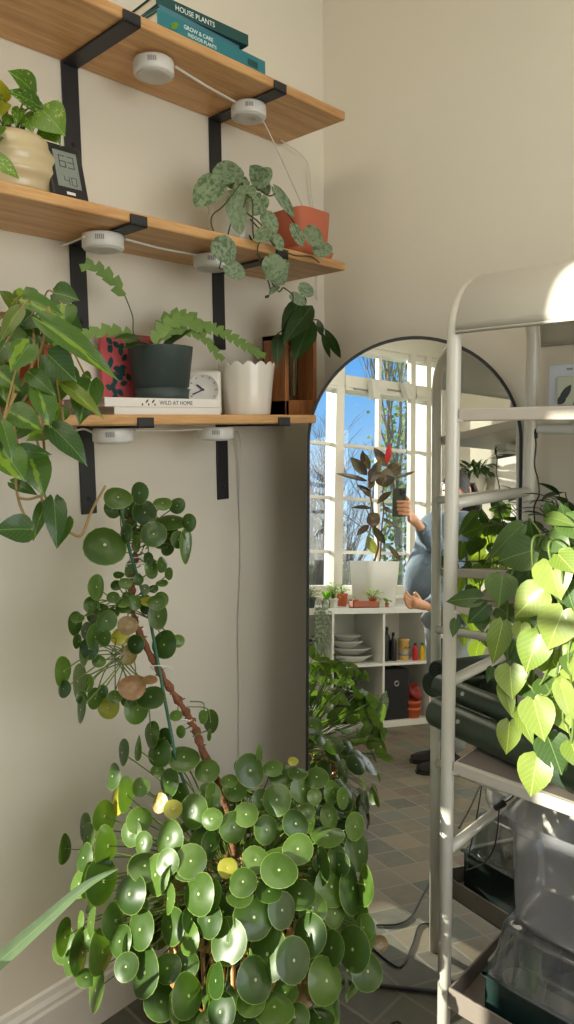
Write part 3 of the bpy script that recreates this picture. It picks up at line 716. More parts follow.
# hygrometer
bA, bB, tA, tB = on(53, 196, 0, SD-.03), on(89, 203, 0, SD-.03), on(45, 149, 0, SD-.05), on(78, 155, 0, SD-.05)
bA.z = bB.z = zt2 + .002
ux = (bB-bA).normalized(); W_ = .042; hh = .078; ctr = (bA+bB)/2; up = (V((-.25, 0, 1)) - ux*V((-.25, 0, 1)).dot(ux)).normalized(); nz = ux.cross(up).normalized()
W_ = (bB-bA).length*.98
hy = thing('humidity_meter', 'small black digital humidity meter with grey screen on the middle shelf', 'humidity meter', ctr - up*0)
Mh = Matrix((ux, up, nz)).transposed().to_4x4(); Mh.translation = ctr
hh = 51/F_PX*(ctr-CAM).length
m = MB(); m.box((-W_/2, 0, -.008), (W_/2, hh, .004), Mh, bev=.003); m.build('case', M['blackplastic'], hy)
m = MB(); m.box((-W_*.33, hh*.22, .0040), (W_*.33, hh*.88, .0046), Mh); m.build('screen', M['lcd'], hy)
def seg7(mb, ch, x, y, w, h, t):
    S = {'6': 'acdefg', '3': 'abcdg', '4': 'bcfg', '0': 'abcdef'}[ch]
    P_ = dict(a=(0, h-t, w, h), d=(0, 0, w, t), g=(0, h/2-t/2, w, h/2+t/2), f=(0, h/2, t, h), b=(w-t, h/2, w, h), e=(0, 0, t, h/2), c=(w-t, 0, w, h/2))
    for k in S: q = P_[k]; mb.box((x+q[0], y+q[1], .0046), (x+q[2], y+q[3], .0049), Mh)
m = MB(); wd = W_*.19
seg7(m, '6', -W_*.2, hh*.58, wd, hh*.22, .0018); seg7(m, '3', W_*.04, hh*.58, wd, hh*.22, .0018)
seg7(m, '4', -W_*.13, hh*.27, wd*.8, hh*.15, .0014); seg7(m, '0', W_*.07, hh*.27, wd*.8, hh*.15, .0014)
m.build('digits', M['ink'], hy)
m = MB(); m.box((-W_*.12, hh*.09, .004), (W_*.12, hh*.14, .0044), Mh); m.build('badge', M['white'], hy)

# scindapsus in white textured pot
X0 = .12; yy = on(236, 215, 0, X0).y; c = V((X0, yy, zt2)); dist = (c-CAM).length; rt = 27/F_PX*dist
sc_ = thing('potted_silver_vine', 'silver-leaved vine in a white textured pot trailing over the middle shelf', 'plant', c)
hp = on(236, 186, 0, X0+rt).z - zt2
def weave(r, z, a, j): return r*(1+.02*math.sin(a*24+(j % 2)*PI)), z
prof = [(.0001, 0), (rt*.8, 0)] + [(rt*(.84+.14*k/14), .003+(hp-.004)*k/14) for k in range(15)] + [(rt*.9, hp), (rt*.88, hp*.8), (.0001, hp*.8)]
m = MB(); m.lathe(prof, c, 96, mod=weave); m.build('pot', M['potwhite'], sc_)
m = MB(); m.lathe([(.0001, hp*.86), (rt*.86, hp*.86), (.0001, hp*.9)], c, 24); m.build('soil', M['soil'], sc_)
SS = lambda x, y, X: on(180+x/3.376, 150+y/3.376, 0, X)
m = MB(); ms = MB(); root = c+V((0, 0, hp*.9))
LV = [((200, 100), (110, 70), 80, .17), ((190, 60), (130, 110), 75, .17), ((130, 105), (50, 190), 85, .19), ((285, 120), (235, 55), 62, .16), ((262, 120), (305, 60), 50, .16), ((235, 120), (180, 180), 70, .2), ((180, 160), (205, 285), 60, .22), ((275, 155), (250, 222), 60, .22),
      ((285, 215), (325, 280), 50, .24), ((320, 130), (385, 225), 34, .2), ((300, 275), (250, 305), 48, .25), ((315, 290), (345, 340), 40, .25), ((120, 310), (185, 370), 78, .25), ((155, 390), (220, 430), 55, .26), ((430, 265), (475, 325), 52, .26), ((455, 345), (515, 330), 48, .26),
      ((380, 255), (415, 325), 34, .25), ((300, 365), (350, 455), 75, .27), ((355, 380), (290, 440), 50, .27), ((405, 460), (450, 490), 42, .25), ((330, 460), (300, 490), 22, .26), ((270, 100), (300, 150), 40, .15), ((215, 90), (180, 120), 60, .12), ((375, 490), (425, 520), 36, .24), ((100, 110), (70, 150), 60, .14)]
for a, bb, w, X in LV:
    A, B = SS(*a, X), SS(*bb, X+.015); leaf(m, A, B, (CAM-A).normalized()+V((random.uniform(0, .2), random.uniform(-.25, .25), .25)), w/3.376*(A-CAM).length/F_PX, 'round', .10, .14, rnd=random.random())
m.build('leaves', M['l_silver'], sc_)
for l, X in (([(210, 110), (150, 185), (110, 220), (108, 260), (130, 300)], .22), ([(230, 150), (215, 200), (262, 240), (285, 275), (262, 330), (270, 380)], .24), ([(250, 130), (300, 155), (330, 150), (360, 210), (390, 250)], .2), ([(140, 370), (135, 400), (160, 400)], .25), ([(300, 300), (330, 330), (385, 355), (440, 360), (470, 380)], .25), ([(315, 455), (350, 465), (380, 490), (380, 515)], .26), ([(300, 450), (288, 495), (300, 495)], .26), ([(240, 160), (245, 250), (248, 300)], .24)):
    ms.tube(smooth_path([root]+[SS(*q, X) for q in l]), .0017, 6)
ms.build('stems', M['darkstem'], sc_)

# terracotta square pot with saucer
X0 = .145; y1 = YE-.010; y0 = y1-.142
tp = thing('terracotta_pot', 'terracotta square pot on a saucer at the end of the middle shelf', 'pot', (X0, (y0+y1)/2, zt2))
zt_ = on(300, 206, 0, X0+.05).z; hp = zt_-zt2; s = (y1-y0)/2
def rsq(cx, cy, z, h, n=40, e=5):
    out = []
    for k in range(n):
        a = 2*PI*k/n; ca, sa = math.cos(a), math.sin(a); r = (abs(ca)**e+abs(sa)**e)**(-1/e)*h; out.append(V((cx+r*ca, cy+r*sa, z)))
    return out
def sqloft(mb, cx, cy, prof, n=40, e=5):
    rings = [[mb.bm.verts.new(p) for p in rsq(cx, cy, z, h, n, e)] for h, z in prof]
    for i in range(len(rings)-1):
        for k in range(n): mb.face([rings[i][k], rings[i][(k+1) % n], rings[i+1][(k+1) % n], rings[i+1][k]], 0, True)
    mb.face(rings[0][::-1]); mb.face(rings[-1])
cy = (y0+y1)/2
m = MB(); sqloft(m, X0, cy, [(s*.76, zt2+.008), (s*.78, zt2+.010), (s*.88, zt_-.001), (s*.87, zt_), (s*.82, zt_), (s*.80, zt_-.02), (s*.76, zt2+hp*.6)]); m.build('pot', M['terra2'], tp)
m = MB(); sqloft(m, X0, cy, [(s*.86, zt2+.0005), (s*.88, zt2+.002), (s*1.0, zt2+.022), (s*.98, zt2+.023), (s*.93, zt2+.022), (s*.84, zt2+.008), (s*.2, zt2+.007)]); m.build('saucer', M['terra2'], tp)
m = MB(); sqloft(m, X0, cy, [(s*.78, zt_-.022), (s*.78, zt_-.018), (s*.1, zt_-.016)]); m.build('soil', M['soil'], tp)
# ================================================================== STRIPED VINE (left)
S = 3.79
c = V((.12, on(30, 380, 0, .12).y, Z3+ST)); 
br = thing('potted_striped_vine', 'large green and lime striped vine in terracotta pot spilling over the bottom shelf', 'plant', c)
pot(br, c, .055, .075, .13, M['terra'], rim=.005, rimh=.03)
root = c+V((0, 0, .12))
m = MB(); ms = MB()
def B_(x, y, d): return at(x/S, 280+y/S, d)
LV = [((95, 72), (245, 138), 72, 1.33, 0), ((165, 160), (455, 388), 92, 1.28, .0), ((75, 112), (0, 235), 60, 1.22, .25), ((112, 245), (38, 352), 95, 1.25, 0), ((185, 285), (292, 388), 118, 1.27, 0), ((345, 385), (300, 552), 118, 1.3, 0), ((250, 400), (395, 530), 60, 1.27, .3),
      ((115, 355), (212, 442), 72, 1.25, 0), ((35, 498), (165, 572), 105, 1.22, 0), ((150, 415), (190, 562), 95, 1.24, 0), ((198, 560), (332, 708), 105, 1.25, 0), ((10, 545), (48, 700), 60, 1.16, .0), ((10, 650), (95, 765), 125, 1.22, 0), ((68, 648), (198, 662), 62, 1.26, 0), ((120, 672), (168, 822), 112, 1.27, 0),
      ((45, 768), (145, 818), 50, 1.3, 0), ((112, 945), (-32, 950), 108, 1.25, 0), ((205, 835), (215, 1020), 85, 1.28, 0), ((252, 905), (218, 1018), 64, 1.29, 0), ((168, 850), (125, 992), 52, 1.3, 0), ((0, 345), (85, 425), 75, 1.28, 0), ((15, 330), (35, 485), 90, 1.3, 0), ((40, 85), (-5, 40), 50, 1.3, .2), ((30, 90), (75, 60), 50, 1.4, 0),
      ((180, 575), (98, 612), 66, 1.3, 0), ((110, 400), (90, 470), 60, 1.34, 0), ((200, 180), (235, 280), 80, 1.36, 0), ((260, 230), (310, 285), 60, 1.36, 0), ((60, 180), (20, 240), 90, 1.33, .1), ((120, 130), (60, 190), 90, 1.38, 0), ((20, 240), (-30, 330), 80, 1.3, 0), ((50, 420), (20, 520), 90, 1.34, 0), ((90, 540), (30, 620), 90, 1.33, 0), ((-40, 500), (-100, 640), 110, 1.3, 0), ((-60, 180), (-130, 300), 120, 1.3, 0), ((-80, 350), (-160, 460), 120, 1.3, 0), ((-60, 700), (-140, 830), 110, 1.3, 0), ((230, 480), (200, 560), 80, 1.34, 0), ((320, 355), (350, 375), 30, 1.3, 0)]
for k in range(46):
    x = random.uniform(-150, 260); y = random.uniform(40, 520 if x > 100 else 640); a = random.uniform(.2, 2.9); L = random.uniform(70, 110)
    LV.append(((x, y), (x+L*math.cos(a), y+L*math.sin(a)), random.uniform(60, 95), random.uniform(1.36, 1.5), 0))
for a, bb, w, d, yl in LV:
    A, B = B_(*a, d), B_(*bb, d-.015)
    leaf(m, A, B, (CAM-A).normalized()+V((random.uniform(-.2, .2), random.uniform(-.35, .35), .35)), w/S*d/F_PX, 'heart', .18, .16, rnd=random.random(), yel=yl*.5)
    if random.random() < .6 and a[1] < 560: ms.tube(smooth_path([root+V((random.uniform(-.04, .04), random.uniform(-.04, .04), 0)), (root+A)/2+V((.02, 0, .05)), A]), .0016, 6)
m.build('leaves', M['l_brasil'], br)
for l, d in (([(70, 640), (60, 760), (75, 850), (110, 930), (120, 985)], 1.29), ([(170, 660), (180, 680), (160, 800), (165, 845), (205, 840)], 1.28), ([(70, 825), (110, 830), (165, 815)], 1.28), ([(240, 940), (270, 960), (310, 965), (350, 870), (400, 780)], 1.3), ([(10, 540), (40, 470), (60, 430)], 1.2), ([(235, 480), (240, 540), (250, 575)], 1.3), ([(150, 430), (130, 540), (150, 650)], 1.32), ([(60, 430), (120, 330), (160, 250), (185, 100)], 1.31)):
    ms.tube(smooth_path([B_(*q, d) for q in l]), .0024, 7)
P0 = B_(70, 640, 1.29); ms.tube(smooth_path([root, root+V((.08, 0, -.02)), P0+V((0, 0, .06)), P0]), .0024, 7)
P0 = B_(170, 660, 1.28); ms.tube(smooth_path([root, root+V((.08, 0, -.02)), P0+V((0, 0, .06)), P0]), .0024, 7)
P0 = B_(240, 940, 1.3); ms.tube(smooth_path([B_(160, 800, 1.28), (P0+B_(160, 800, 1.28))/2, P0]), .0024, 7)
ms.build('stems', M['stembr'], br)

# ================================================================== BIG PILEA
PC = V((.40, -.74, .44))
pb = V((.40, -.72, 0))
pil = thing('potted_pilea', 'huge round-leaved plant with a tall staked stem in a bamboo basket', 'plant', pb)
# basket of vertical canes
m = MB(); R0 = .15
for k in range(46):
    a = 2*PI*k/46; m.tube([pb+V((R0*.86*math.cos(a), R0*.86*math.sin(a), .01)), pb+V((R0*math.cos(a), R0*math.sin(a), .46))], .0055, 6)
for z, q in ((.02, .88), (.16, .91), (.30, .95), (.445, .995)):
    m.tube([pb+V(((R0*q+.004)*math.cos(a), (R0*q+.004)*math.sin(a), z)) for a in [2*PI*k/40 for k in range(41)]], .006, 6, cap=False)
m.build('basket', M['bamboo'], pil)
m = MB(); m.lathe([(.0001, .02), (R0*.8, .02), (R0*.92, .40), (R0*.9, .405), (R0*.3, .42), (.0001, .42)], pb, 32); m.build('soil', M['soil'], pil)
def ell(px, py):
    # nearest distance of the foliage shell along the sight line
    d = ray(px, py); q = CAM-PC; A_ = V((.335, .335, .34))
    dd = V((d[i]/A_[i] for i in range(3))); qq = V((q[i]/A_[i] for i in range(3)))
    a, b_, c_ = dd.dot(dd), 2*dd.dot(qq), qq.dot(qq)-1; D_ = b_*b_-4*a*c_
    return (-b_-math.sqrt(D_))/(2*a) if D_ > 0 else -b_/(2*a)
m = MB(); ms = MB(); crown = pb+V((0, 0, .50))
def put(x, y, rx, ry, sc, ox, oy, d=None, yel=0, brn=0, org=None, jit=.03, rng=None):
    px, py = ox+x/sc, oy+y/sc
    if d is None: d = max(1.12, min(1.74 if py > 800 else 1.50, ell(px, py))) + random.uniform(-jit, jit)
    p = at(px, py, d)
    if p.x < .035: p = at(px, py, d*.97)
    rx, ry = rx/sc, ry/sc; big, sm = max(rx, ry), min(rx, ry)
    r = big*d/F_PX; ct = max(.2, min(1, sm/big)); th = math.acos(ct)
    view = (CAM-p).normalized(); right = V((CR.x, CR.y, CR.z))
    if rx < ry: dr = right*(1 if px > 230 else -1) if random.random() < .7 else right*(-1 if px > 230 else 1)
    else: dr = V((0, 0, 1))
    th = max(th, random.uniform(.05, .3))
    n = view*math.cos(th) + (dr - view*dr.dot(view)).normalized()*math.sin(th)
    n += V((0, 0, .18)) if rx >= ry*.9 else V((0, 0, 0))
    disc(m, p, n, r, V((0, 0, 1)), 1.0, yel=yel, brn=brn, rnd=random.random())
    o_ = org if org is not None else crown
    q = V(o_)+V((random.uniform(-.02, .02), random.uniform(-.02, .02), random.uniform(-.02, .02)))
    if (q-p).length > .3: q = p + (q-p).normalized()*.24
    mid = (q+p)/2 + V((0, 0, .012)) - n*.02
    ms.tube(smooth_path([q, mid, p-n*r*.07], 5), .0013, 5)
R1 = [(340, 55, 20, 42), (385, 60, 25, 32), (365, 112, 36, 46), (452, 123, 50, 43), (530, 168, 42, 38), (240, 110, 16, 42), (290, 95, 10, 40), (208, 190, 20, 40), (362, 170, 22, 20), (262, 250, 24, 56), (395, 210, 28, 45), (305, 225, 28, 30), (535, 252, 38, 40), (438, 245, 28, 30), (478, 307, 43, 52), (187, 325, 35, 48), (545, 333, 32, 34), (300, 335, 42, 40), (272, 383, 30, 40), (395, 400, 40, 55), (520, 400, 48, 40), (200, 425, 32, 62), (55, 435, 17, 45), (110, 360, 16, 40), (125, 395, 18, 40), (110, 465, 22, 42), (310, 415, 26, 34), (475, 475, 50, 50), (320, 490, 50, 45), (395, 480, 35, 40)]
for l in R1: put(*l, 3.376, 50, 720)
put(225, 275, 22, 40, 3.376, 50, 720, yel=.6); put(415, 300, 30, 30, 3.376, 50, 720, yel=.4); put(370, 280, 24, 30, 3.376, 50, 720, brn=.5, yel=.4)
R2 = [(80, 218, 38, 38), (12, 240, 22, 36), (212, 254, 44, 46), (298, 220, 36, 42), (340, 180, 38, 32), (280, 165, 30, 20), (228, 170, 40, 35), (130, 160, 45, 50), (115, 300, 38, 36), (12, 315, 30, 32), (78, 342, 40, 45), (165, 255, 28, 32), (182, 350, 36, 40), (275, 330, 38, 42), (322, 330, 16, 28), (335, 245, 22, 25), (382, 305, 26, 36), (428, 250, 18, 32), (280, 410, 46, 45), (220, 450, 55, 45), (145, 445, 40, 40), (375, 365, 50, 30), (465, 340, 28, 40), (413, 445, 26, 42), (480, 420, 35, 55), (360, 455, 30, 30), (5, 400, 25, 40), (190, 310, 25, 25), (395, 230, 25, 35), (310, 290, 25, 25), (165, 110, 9, 34), (95, 150, 20, 24), (60, 190, 26, 20), (200, 150, 30, 26)]
for l in R2: put(*l, 3.189, 210, 720)
put(265, 130, 16, 14, 3.189, 210, 720, yel=.5); put(58, 465, 28, 25, 3.189, 210, 720, yel=.35)
R3 = [(185, 72, 46, 68), (95, 80, 25, 40), (265, 115, 42, 58), (305, 160, 26, 32), (352, 50, 36, 60), (290, 30, 28, 45), (395, 130, 14, 42), (400, 10, 30, 50), (465, 20, 48, 42), (498, 115, 44, 62), (545, 120, 25, 45), (225, 205, 32, 52), (95, 208, 9, 28), (300, 235, 36, 56), (232, 275, 30, 46), (282, 290, 30, 45), (182, 310, 32, 62), (55, 260, 20, 50), (40, 290, 30, 48), (115, 310, 24, 62), (60, 345, 16, 36), (150, 440, 20, 55), (122, 395, 28, 25), (135, 210, 10, 40), (130, 265, 22, 30), (404, 226, 35, 52), (462, 265, 26, 45), (455, 352, 38, 42), (395, 365, 38, 42), (315, 380, 35, 65), (255, 360, 35, 38), (376, 478, 46, 48), (415, 495, 20, 45), (472, 458, 42, 60), (470, 535, 35, 30), (535, 205, 36, 50), (558, 420, 20, 50), (550, 510, 32, 45), (480, 200, 25, 40), (570, 250, 25, 50), (125, 70, 10, 50), (530, 540, 30, 30)]
for l in R3: put(*l, 3.376, 50, 860)
R4 = [(105, 68, 42, 42), (220, 30, 55, 50), (390, 85, 46, 56), (188, 98, 40, 30), (285, 105, 48, 42), (328, 150, 42, 42), (142, 182, 56, 60), (232, 160, 40, 48), (95, 115, 38, 28), (40, 165, 45, 50), (310, 240, 48, 56), (55, 258, 50, 60), (180, 300, 55, 68), (270, 320, 48, 58), (385, 280, 32, 45), (452, 285, 46, 58), (488, 215, 30, 35), (510, 230, 20, 55), (148, 382, 48, 58), (375, 385, 45, 60), (505, 355, 42, 50), (205, 465, 55, 40), (270, 500, 40, 40), (30, 485, 38, 48), (110, 510, 45, 30), (350, 500, 40, 30), (15, 385, 20, 45), (460, 90, 28, 70), (490, 80, 22, 55), (345, 20, 26, 55), (410, 15, 28, 35), (5, 110, 20, 40), (400, 170, 30, 40), (470, 150, 22, 40), (130, 450, 40, 35), (240, 420, 35, 30)]
for l in R4: put(*l, 3.189, 210, 860)
put(55, 25, 28, 28, 3.189, 210, 860, yel=.5); put(545, 265, 20, 22, 3.189, 210, 860, brn=.6); put(300, 430, 30, 30, 3.189, 210, 860, brn=.8)
# foliage on the inside and on the far side of the mound
for k in range(420):
    a = random.uniform(0, 2*PI); z = random.uniform(-.85, 1); rr = math.sqrt(max(0, 1-z*z))*random.uniform(.62, 1.0)
    p = PC + V((.31*rr*math.cos(a), .31*rr*math.sin(a), .31*z*random.uniform(.8, 1)))
    if p.x < .04 or (p-MP).dot(MN) < .05 or p.z < .02: continue
    rel = V((p.x-pb.x, p.y-pb.y, 0))
    if rel.length < .17 and p.z < .46: continue
    toc = (CAM-p).normalized()
    back = (p-PC).normalized().dot(toc)
    if back > -.05 and random.random() < .85: continue
    n = (p-PC).normalized() + V((random.uniform(-.4, .4), random.uniform(-.4, .4), random.uniform(.1, .8)))
    r = random.uniform(.022, .038)
    # keep the upper outline of the mound open
    rp = (p-CAM); zc = rp.dot(CF); ux_ = 287+F_PX*rp.dot(CR)/zc; uy_ = 512-F_PX*rp.dot(CU)/zc
    if ux_ < 160 and uy_ < 880 and back < .3: continue
    if uy_ < 765 or (70 < ux_ < 200 and uy_ > 960) or ux_ < 80 or ux_ > 378: continue
    if 120 < ux_ < 265 and 865 < uy_ < 1000 and back > -.2: continue
    if p.z > .63: continue
    disc(m, p, n, r, V((0, 0, 1)), rnd=random.random()*.5)
    q = p + (crown-p)*.6; ms.tube(smooth_path([q, (p+q)/2+V((0, 0, .012)), p], 3), .0012, 4)
# upper crown on the tall stem
TR = [(203, 752), (196, 730), (186, 712), (170, 688), (154, 662), (143, 640), (134, 618), (132, 590), (135, 560), (134, 535), (128, 515)]
DT = 1.50
trp = [at(x, y, DT) for x, y in TR]
trunk = smooth_path([crown+V((0, 0, -.1)), crown+V((-.05, .02, .12))]+trp, 6)
mt = MB(); mt.tube(trunk, [.0075+.0022*math.sin(i*1.9)+(.002 if i % 3 == 0 else 0) - .00004*i for i in range(len(trunk))], 10)
for i, p in enumerate(trunk):
    if i % 2 and i > 10:
        d_ = V((random.uniform(-1, 1), random.uniform(-1, 1), random.uniform(-.3, .6))).normalized(); mt.tube([p, p+d_*.014], [.003, .0012], 5)
mt.tube([at(143, 640, DT), at(131, 648, DT), at(121, 653, DT)], [.006, .005, .004], 8); mt.build('trunk', M['bark'], pil)
mt = MB(); mt.tube(smooth_path([at(176, 760, DT), at(163, 690, DT-.01), at(148, 612, DT-.01), at(128, 545, DT-.02), at(121, 505, DT-.02)]), .0032, 8); mt.tube([at(176, 760, DT), crown+V((-.02, 0, -.1))], .0032, 8)
mt.build('stake', M['stake'], pil)
for x, y in ((158, 668), (182, 722), (136, 580), (133, 566), (137, 560), (135, 603)):
    mt = MB(); c_ = at(x, y, DT-.004); vd = ray(x, y)
    mt.tube([c_ + CR*(.014*math.cos(a)+.003*math.sin(2*a)) + V((0, 0, 1))*(.005*math.sin(a)) - vd*(.012*math.sin(a)) for a in [2*PI*k/16 for k in range(17)]], .0011, 6, cap=False)
    mt.tube(smooth_path([c_+CR*.012-vd*.01, c_+CR*.02+V((0, 0, .004)), c_+CR*.03+V((0, 0, -.006))]), .0009, 5); mt.build('tie', M['tie'], pil)
def tn(py):
    return min(trp, key=lambda p: abs((512-F_PX*(p-CAM).dot(CU)/(p-CAM).dot(CF))-py))
R5 = [(185, 250, 64, 60), (230, 90, 42, 36), (210, 130, 26, 30), (300, 78, 27, 33), (320, 143, 38, 38), (380, 110, 28, 22), (428, 120, 24, 26), (415, 165, 48, 25), (350, 215, 40, 40), (465, 178, 22, 28), (468, 258, 18, 55), (270, 185, 20, 22), (300, 210, 30, 20), (400, 215, 28, 30), (435, 235, 22, 28), (395, 262, 20, 25), (345, 330, 20, 25), (330, 300, 15, 20), (380, 320, 15, 25), (345, 345, 18, 20), (400, 350, 12, 20), (378, 378, 18, 12), (232, 352, 16, 12), (224, 387, 18, 16), (255, 380, 20, 18), (213, 428, 20, 18), (265, 335, 14, 25), (160, 395, 24, 38), (140, 455, 20, 25), (170, 470, 22, 18), (93, 497, 20, 15), (205, 480, 25, 18), (145, 495, 18, 18), (288, 447, 20, 22), (372, 440, 24, 26), (260, 425, 15, 15), (300, 370, 15, 18), (245, 445, 20, 15), (320, 400, 14, 14), (350, 400, 14, 14), (265, 130, 30, 34), (345, 180, 34, 30), (375, 240, 26, 24), (250, 215, 18, 30), (290, 250, 12, 26)]
def put2(l, oy, **k):
    x, y, rx, ry = l; rx *= 1.12; ry *= 1.12; px, py = 50+x/3.376, oy+y/3.376
    o_ = at(121, 652, DT) if py > 628 and px < 154 else (tn(py-8) if py > 690 else (at(132, 604, DT) if py > 572 else (at(129, 528, DT) if px < 150 and py > 500 else at(134, 545, DT))))
    put(x, y, rx, ry, 3.376, 50, oy, d=DT-.03+random.uniform(-.05, .04), org=o_+V((0, 0, .0)), **k)
for l in R5: put2(l, 470)
put2((330, 440, 22, 16), 470, yel=.8)
R6 = [(90, 80, 20, 36), (142, 18, 20, 25), (170, 30, 25, 20), (190, 70, 30, 32), (147, 78, 16, 30), (117, 105, 14, 28), (155, 125, 22, 38), (97, 140, 12, 22), (130, 165, 28, 32), (183, 128, 18, 26), (105, 185, 14, 35), (368, 55, 30, 38), (360, 5, 28, 25), (285, 150, 24, 30), (383, 150, 35, 44), (434, 137, 19, 20), (50, 240, 22, 44), (90, 275, 19, 50), (45, 300, 18, 25), (110, 330, 16, 20), (100, 370, 12, 38), (125, 280, 16, 25), (165, 205, 20, 20), (298, 370, 35, 43), (340, 325, 42, 35), (155, 332, 22, 32), (258, 338, 18, 22), (175, 310, 16, 20), (220, 325, 22, 20), (425, 388, 20, 16), (540, 410, 22, 35), (515, 395, 14, 20), (440, 445, 14, 18), (535, 455, 6, 18), (338, 452, 20, 38), (330, 20, 24, 26), (250, 20, 26, 20)]
for l in R6: put2(l, 600)
put2((237, 123, 27, 27), 600, yel=.7); put2((262, 85, 30, 30), 600, brn=.7); put2((270, 185, 25, 30), 600, brn=.5, yel=.2); put2((277, 290, 40, 38), 600, brn=1); put2((195, 362, 30, 34), 600, yel=.4); put2((335, 265, 24, 14), 600, brn=.85)
m.build('foliage', M['l_pilea'], pil); ms.build('leaf_stalks', M['stem'], pil)

# strap leaf plant, pot out of frame on the floor by the wall
c = V((.22, -1.2, 0)); sp = thing('strap_leaf_plant', 'plant at the left edge with one long grey-green blade reaching the round leaves', 'plant', c)
pot(sp, c, .07, .09, .16, M['terra'], rim=.005, rimh=.03)
m = MB()
A = c+V((0, 0, .15)); Pb = [A, at(-70, 1010, 1.30), at(-10, 968, 1.32), at(40, 925, 1.34), at(85, 886, 1.36), at(119, 868, 1.37)]
Pb = smooth_path(Pb, 6); n = len(Pb); rows = []
for i, p in enumerate(Pb):
    a = (Pb[min(i+1, n-1)]-Pb[max(0, i-1)]).normalized(); s_ = a.cross((CAM-p).normalized()+V((0, 0, .4))).normalized(); w = .0125*(1-(i/(n-1))**3)+.0006
    up_ = s_.cross(a); rows.append([p - s_*w, p - s_*w*.5 + up_*-.002, p - up_*.003, p+s_*w*.5 - up_*.002, p + s_*w])
m.grid(rows)
for k in range(7):
    a = k*.9+1.4; d = V((math.cos(a)*.5, math.sin(a), 0)); d.x = abs(d.x)*.4
    if d.y > 0: d.y *= .15
    P = smooth_path([A, A+d*.12+V((0, 0, .18)), A+d*.26+V((0, 0, .16))]); n = len(P); rows = []
    for i, p in enumerate(P):
        t_ = (P[min(i+1, n-1)]-P[max(0, i-1)]).normalized(); s_ = t_.cross(V((0, 0, 1))).normalized(); w = .010*(1-(i/(n-1))**3)+.0005; rows.append([p-s_*w, p, p+s_*w])
    m.grid(rows)
m.build('blades', M['l_blade'], sp)

# ================================================================== MIRROR
HX = V((-MN.y, MN.x, 0)).normalized(); UPM = HX.cross(-MN).normalized()
if UPM.z < 0: UPM = -UPM
bd = on(410, 984, 2, 0) 
# bottom centre of the mirror front on the floor
h0 = mhit(413, 985); O_ = h0 - UPM*(h0.z/UPM.z)
L_ = mhit(306.5, 600); R__ = mhit(521.7, 500); T_ = mhit(408, 336.5)
xl, xr, ht = (L_-O_).dot(HX), (R__-O_).dot(HX), (T_-O_).dot(UPM)
O_ = O_ + HX*((xl+xr)/2); hw = (xr-xl)/2
def mp(x, y, d=0): return O_ + HX*x + UPM*y + MN*d
def arch_outline(w, h, n=28, bot=0.0, inset=0.0):
    w2 = w-inset; top = h-inset; cyy = h-w
    return [(-w2, bot+inset)] + [(w2*math.cos(PI-PI*k/n), cyy + (top-cyy)*math.sin(PI*k/n)) for k in range(n+1)] + [(w2, bot+inset)]
mirr = thing('floor_mirror', 'tall arched mirror in thin black frame leaning in the room corner', 'mirror', O_)
m = MB(); fw = .007; out = arch_outline(hw, ht, 40, .004); inn = arch_outline(hw, ht, 40, .004, fw)
N = len(out)
vs = [[m.bm.verts.new(mp(x, y, d)) for x, y in pl] for pl, d in ((out, -.022), (out, .004), (inn, .004), (inn, -.006))]
for a in range(3):
    for k in range(N): m.face([vs[a][k], vs[a+1][k], vs[a+1][(k+1) % N], vs[a][(k+1) % N]], 0, False)
m.build('frame', M['black'], mirr)
m = MB(); m.face([m.bm.verts.new(mp(x, y, 0)) for x, y in arch_outline(hw, ht, 40, .004, fw*.6)]); g = m.build('looking_glass', M['mirror'], mirr)
m = MB(); f1_ = [m.bm.verts.new(mp(x, y, -.0025)) for x, y in arch_outline(hw, ht, 40, .004, fw*.5)]; f2_ = [m.bm.verts.new(mp(x, y, -.021)) for x, y in arch_outline(hw, ht, 40, .004, fw*.5)]
m.face(f1_); m.face(f2_[::-1]); m.build('back_board', M['blackplastic'], mirr)

# ================================================================== RACK
RX0, RX1, YA, YBk = .695, 1.46, -.377, -.028
rack = thing('plant_rack', 'cream metal plant rack with rounded top standing right of the mirror', 'rack', ((RX0+RX1)/2, (YA+YBk)/2, 0))
RT = 1.732; cr = .11
def arch_path(x, r=0):
    p = [V((x, YA, .0)), V((x, YA, .8)), V((x, YA, RT-cr))]
    for k in range(1, 9): a = k*PI/16; p.append(V((x, YA+cr-cr*math.cos(a), RT-cr+cr*math.sin(a))))
    p.append(V((x, YBk-cr, RT)))
    for k in range(1, 9): a = k*PI/16; p.append(V((x, YBk-cr+cr*math.sin(a), RT-cr+cr*math.cos(a))))
    p += [V((x, YBk, .8)), V((x, YBk, 0))]; return p
for x in (RX0, RX1):
    m = MB(); m.tube(arch_path(x), .0145, 16); m.build('side_frame', M['frame'], rack)
    for z in (1.283, .905, .525):
        m = MB(); m.tube([(x, YA, z), (x, YBk, z)], .0115, 12); m.build('rung', M['frame'], rack)
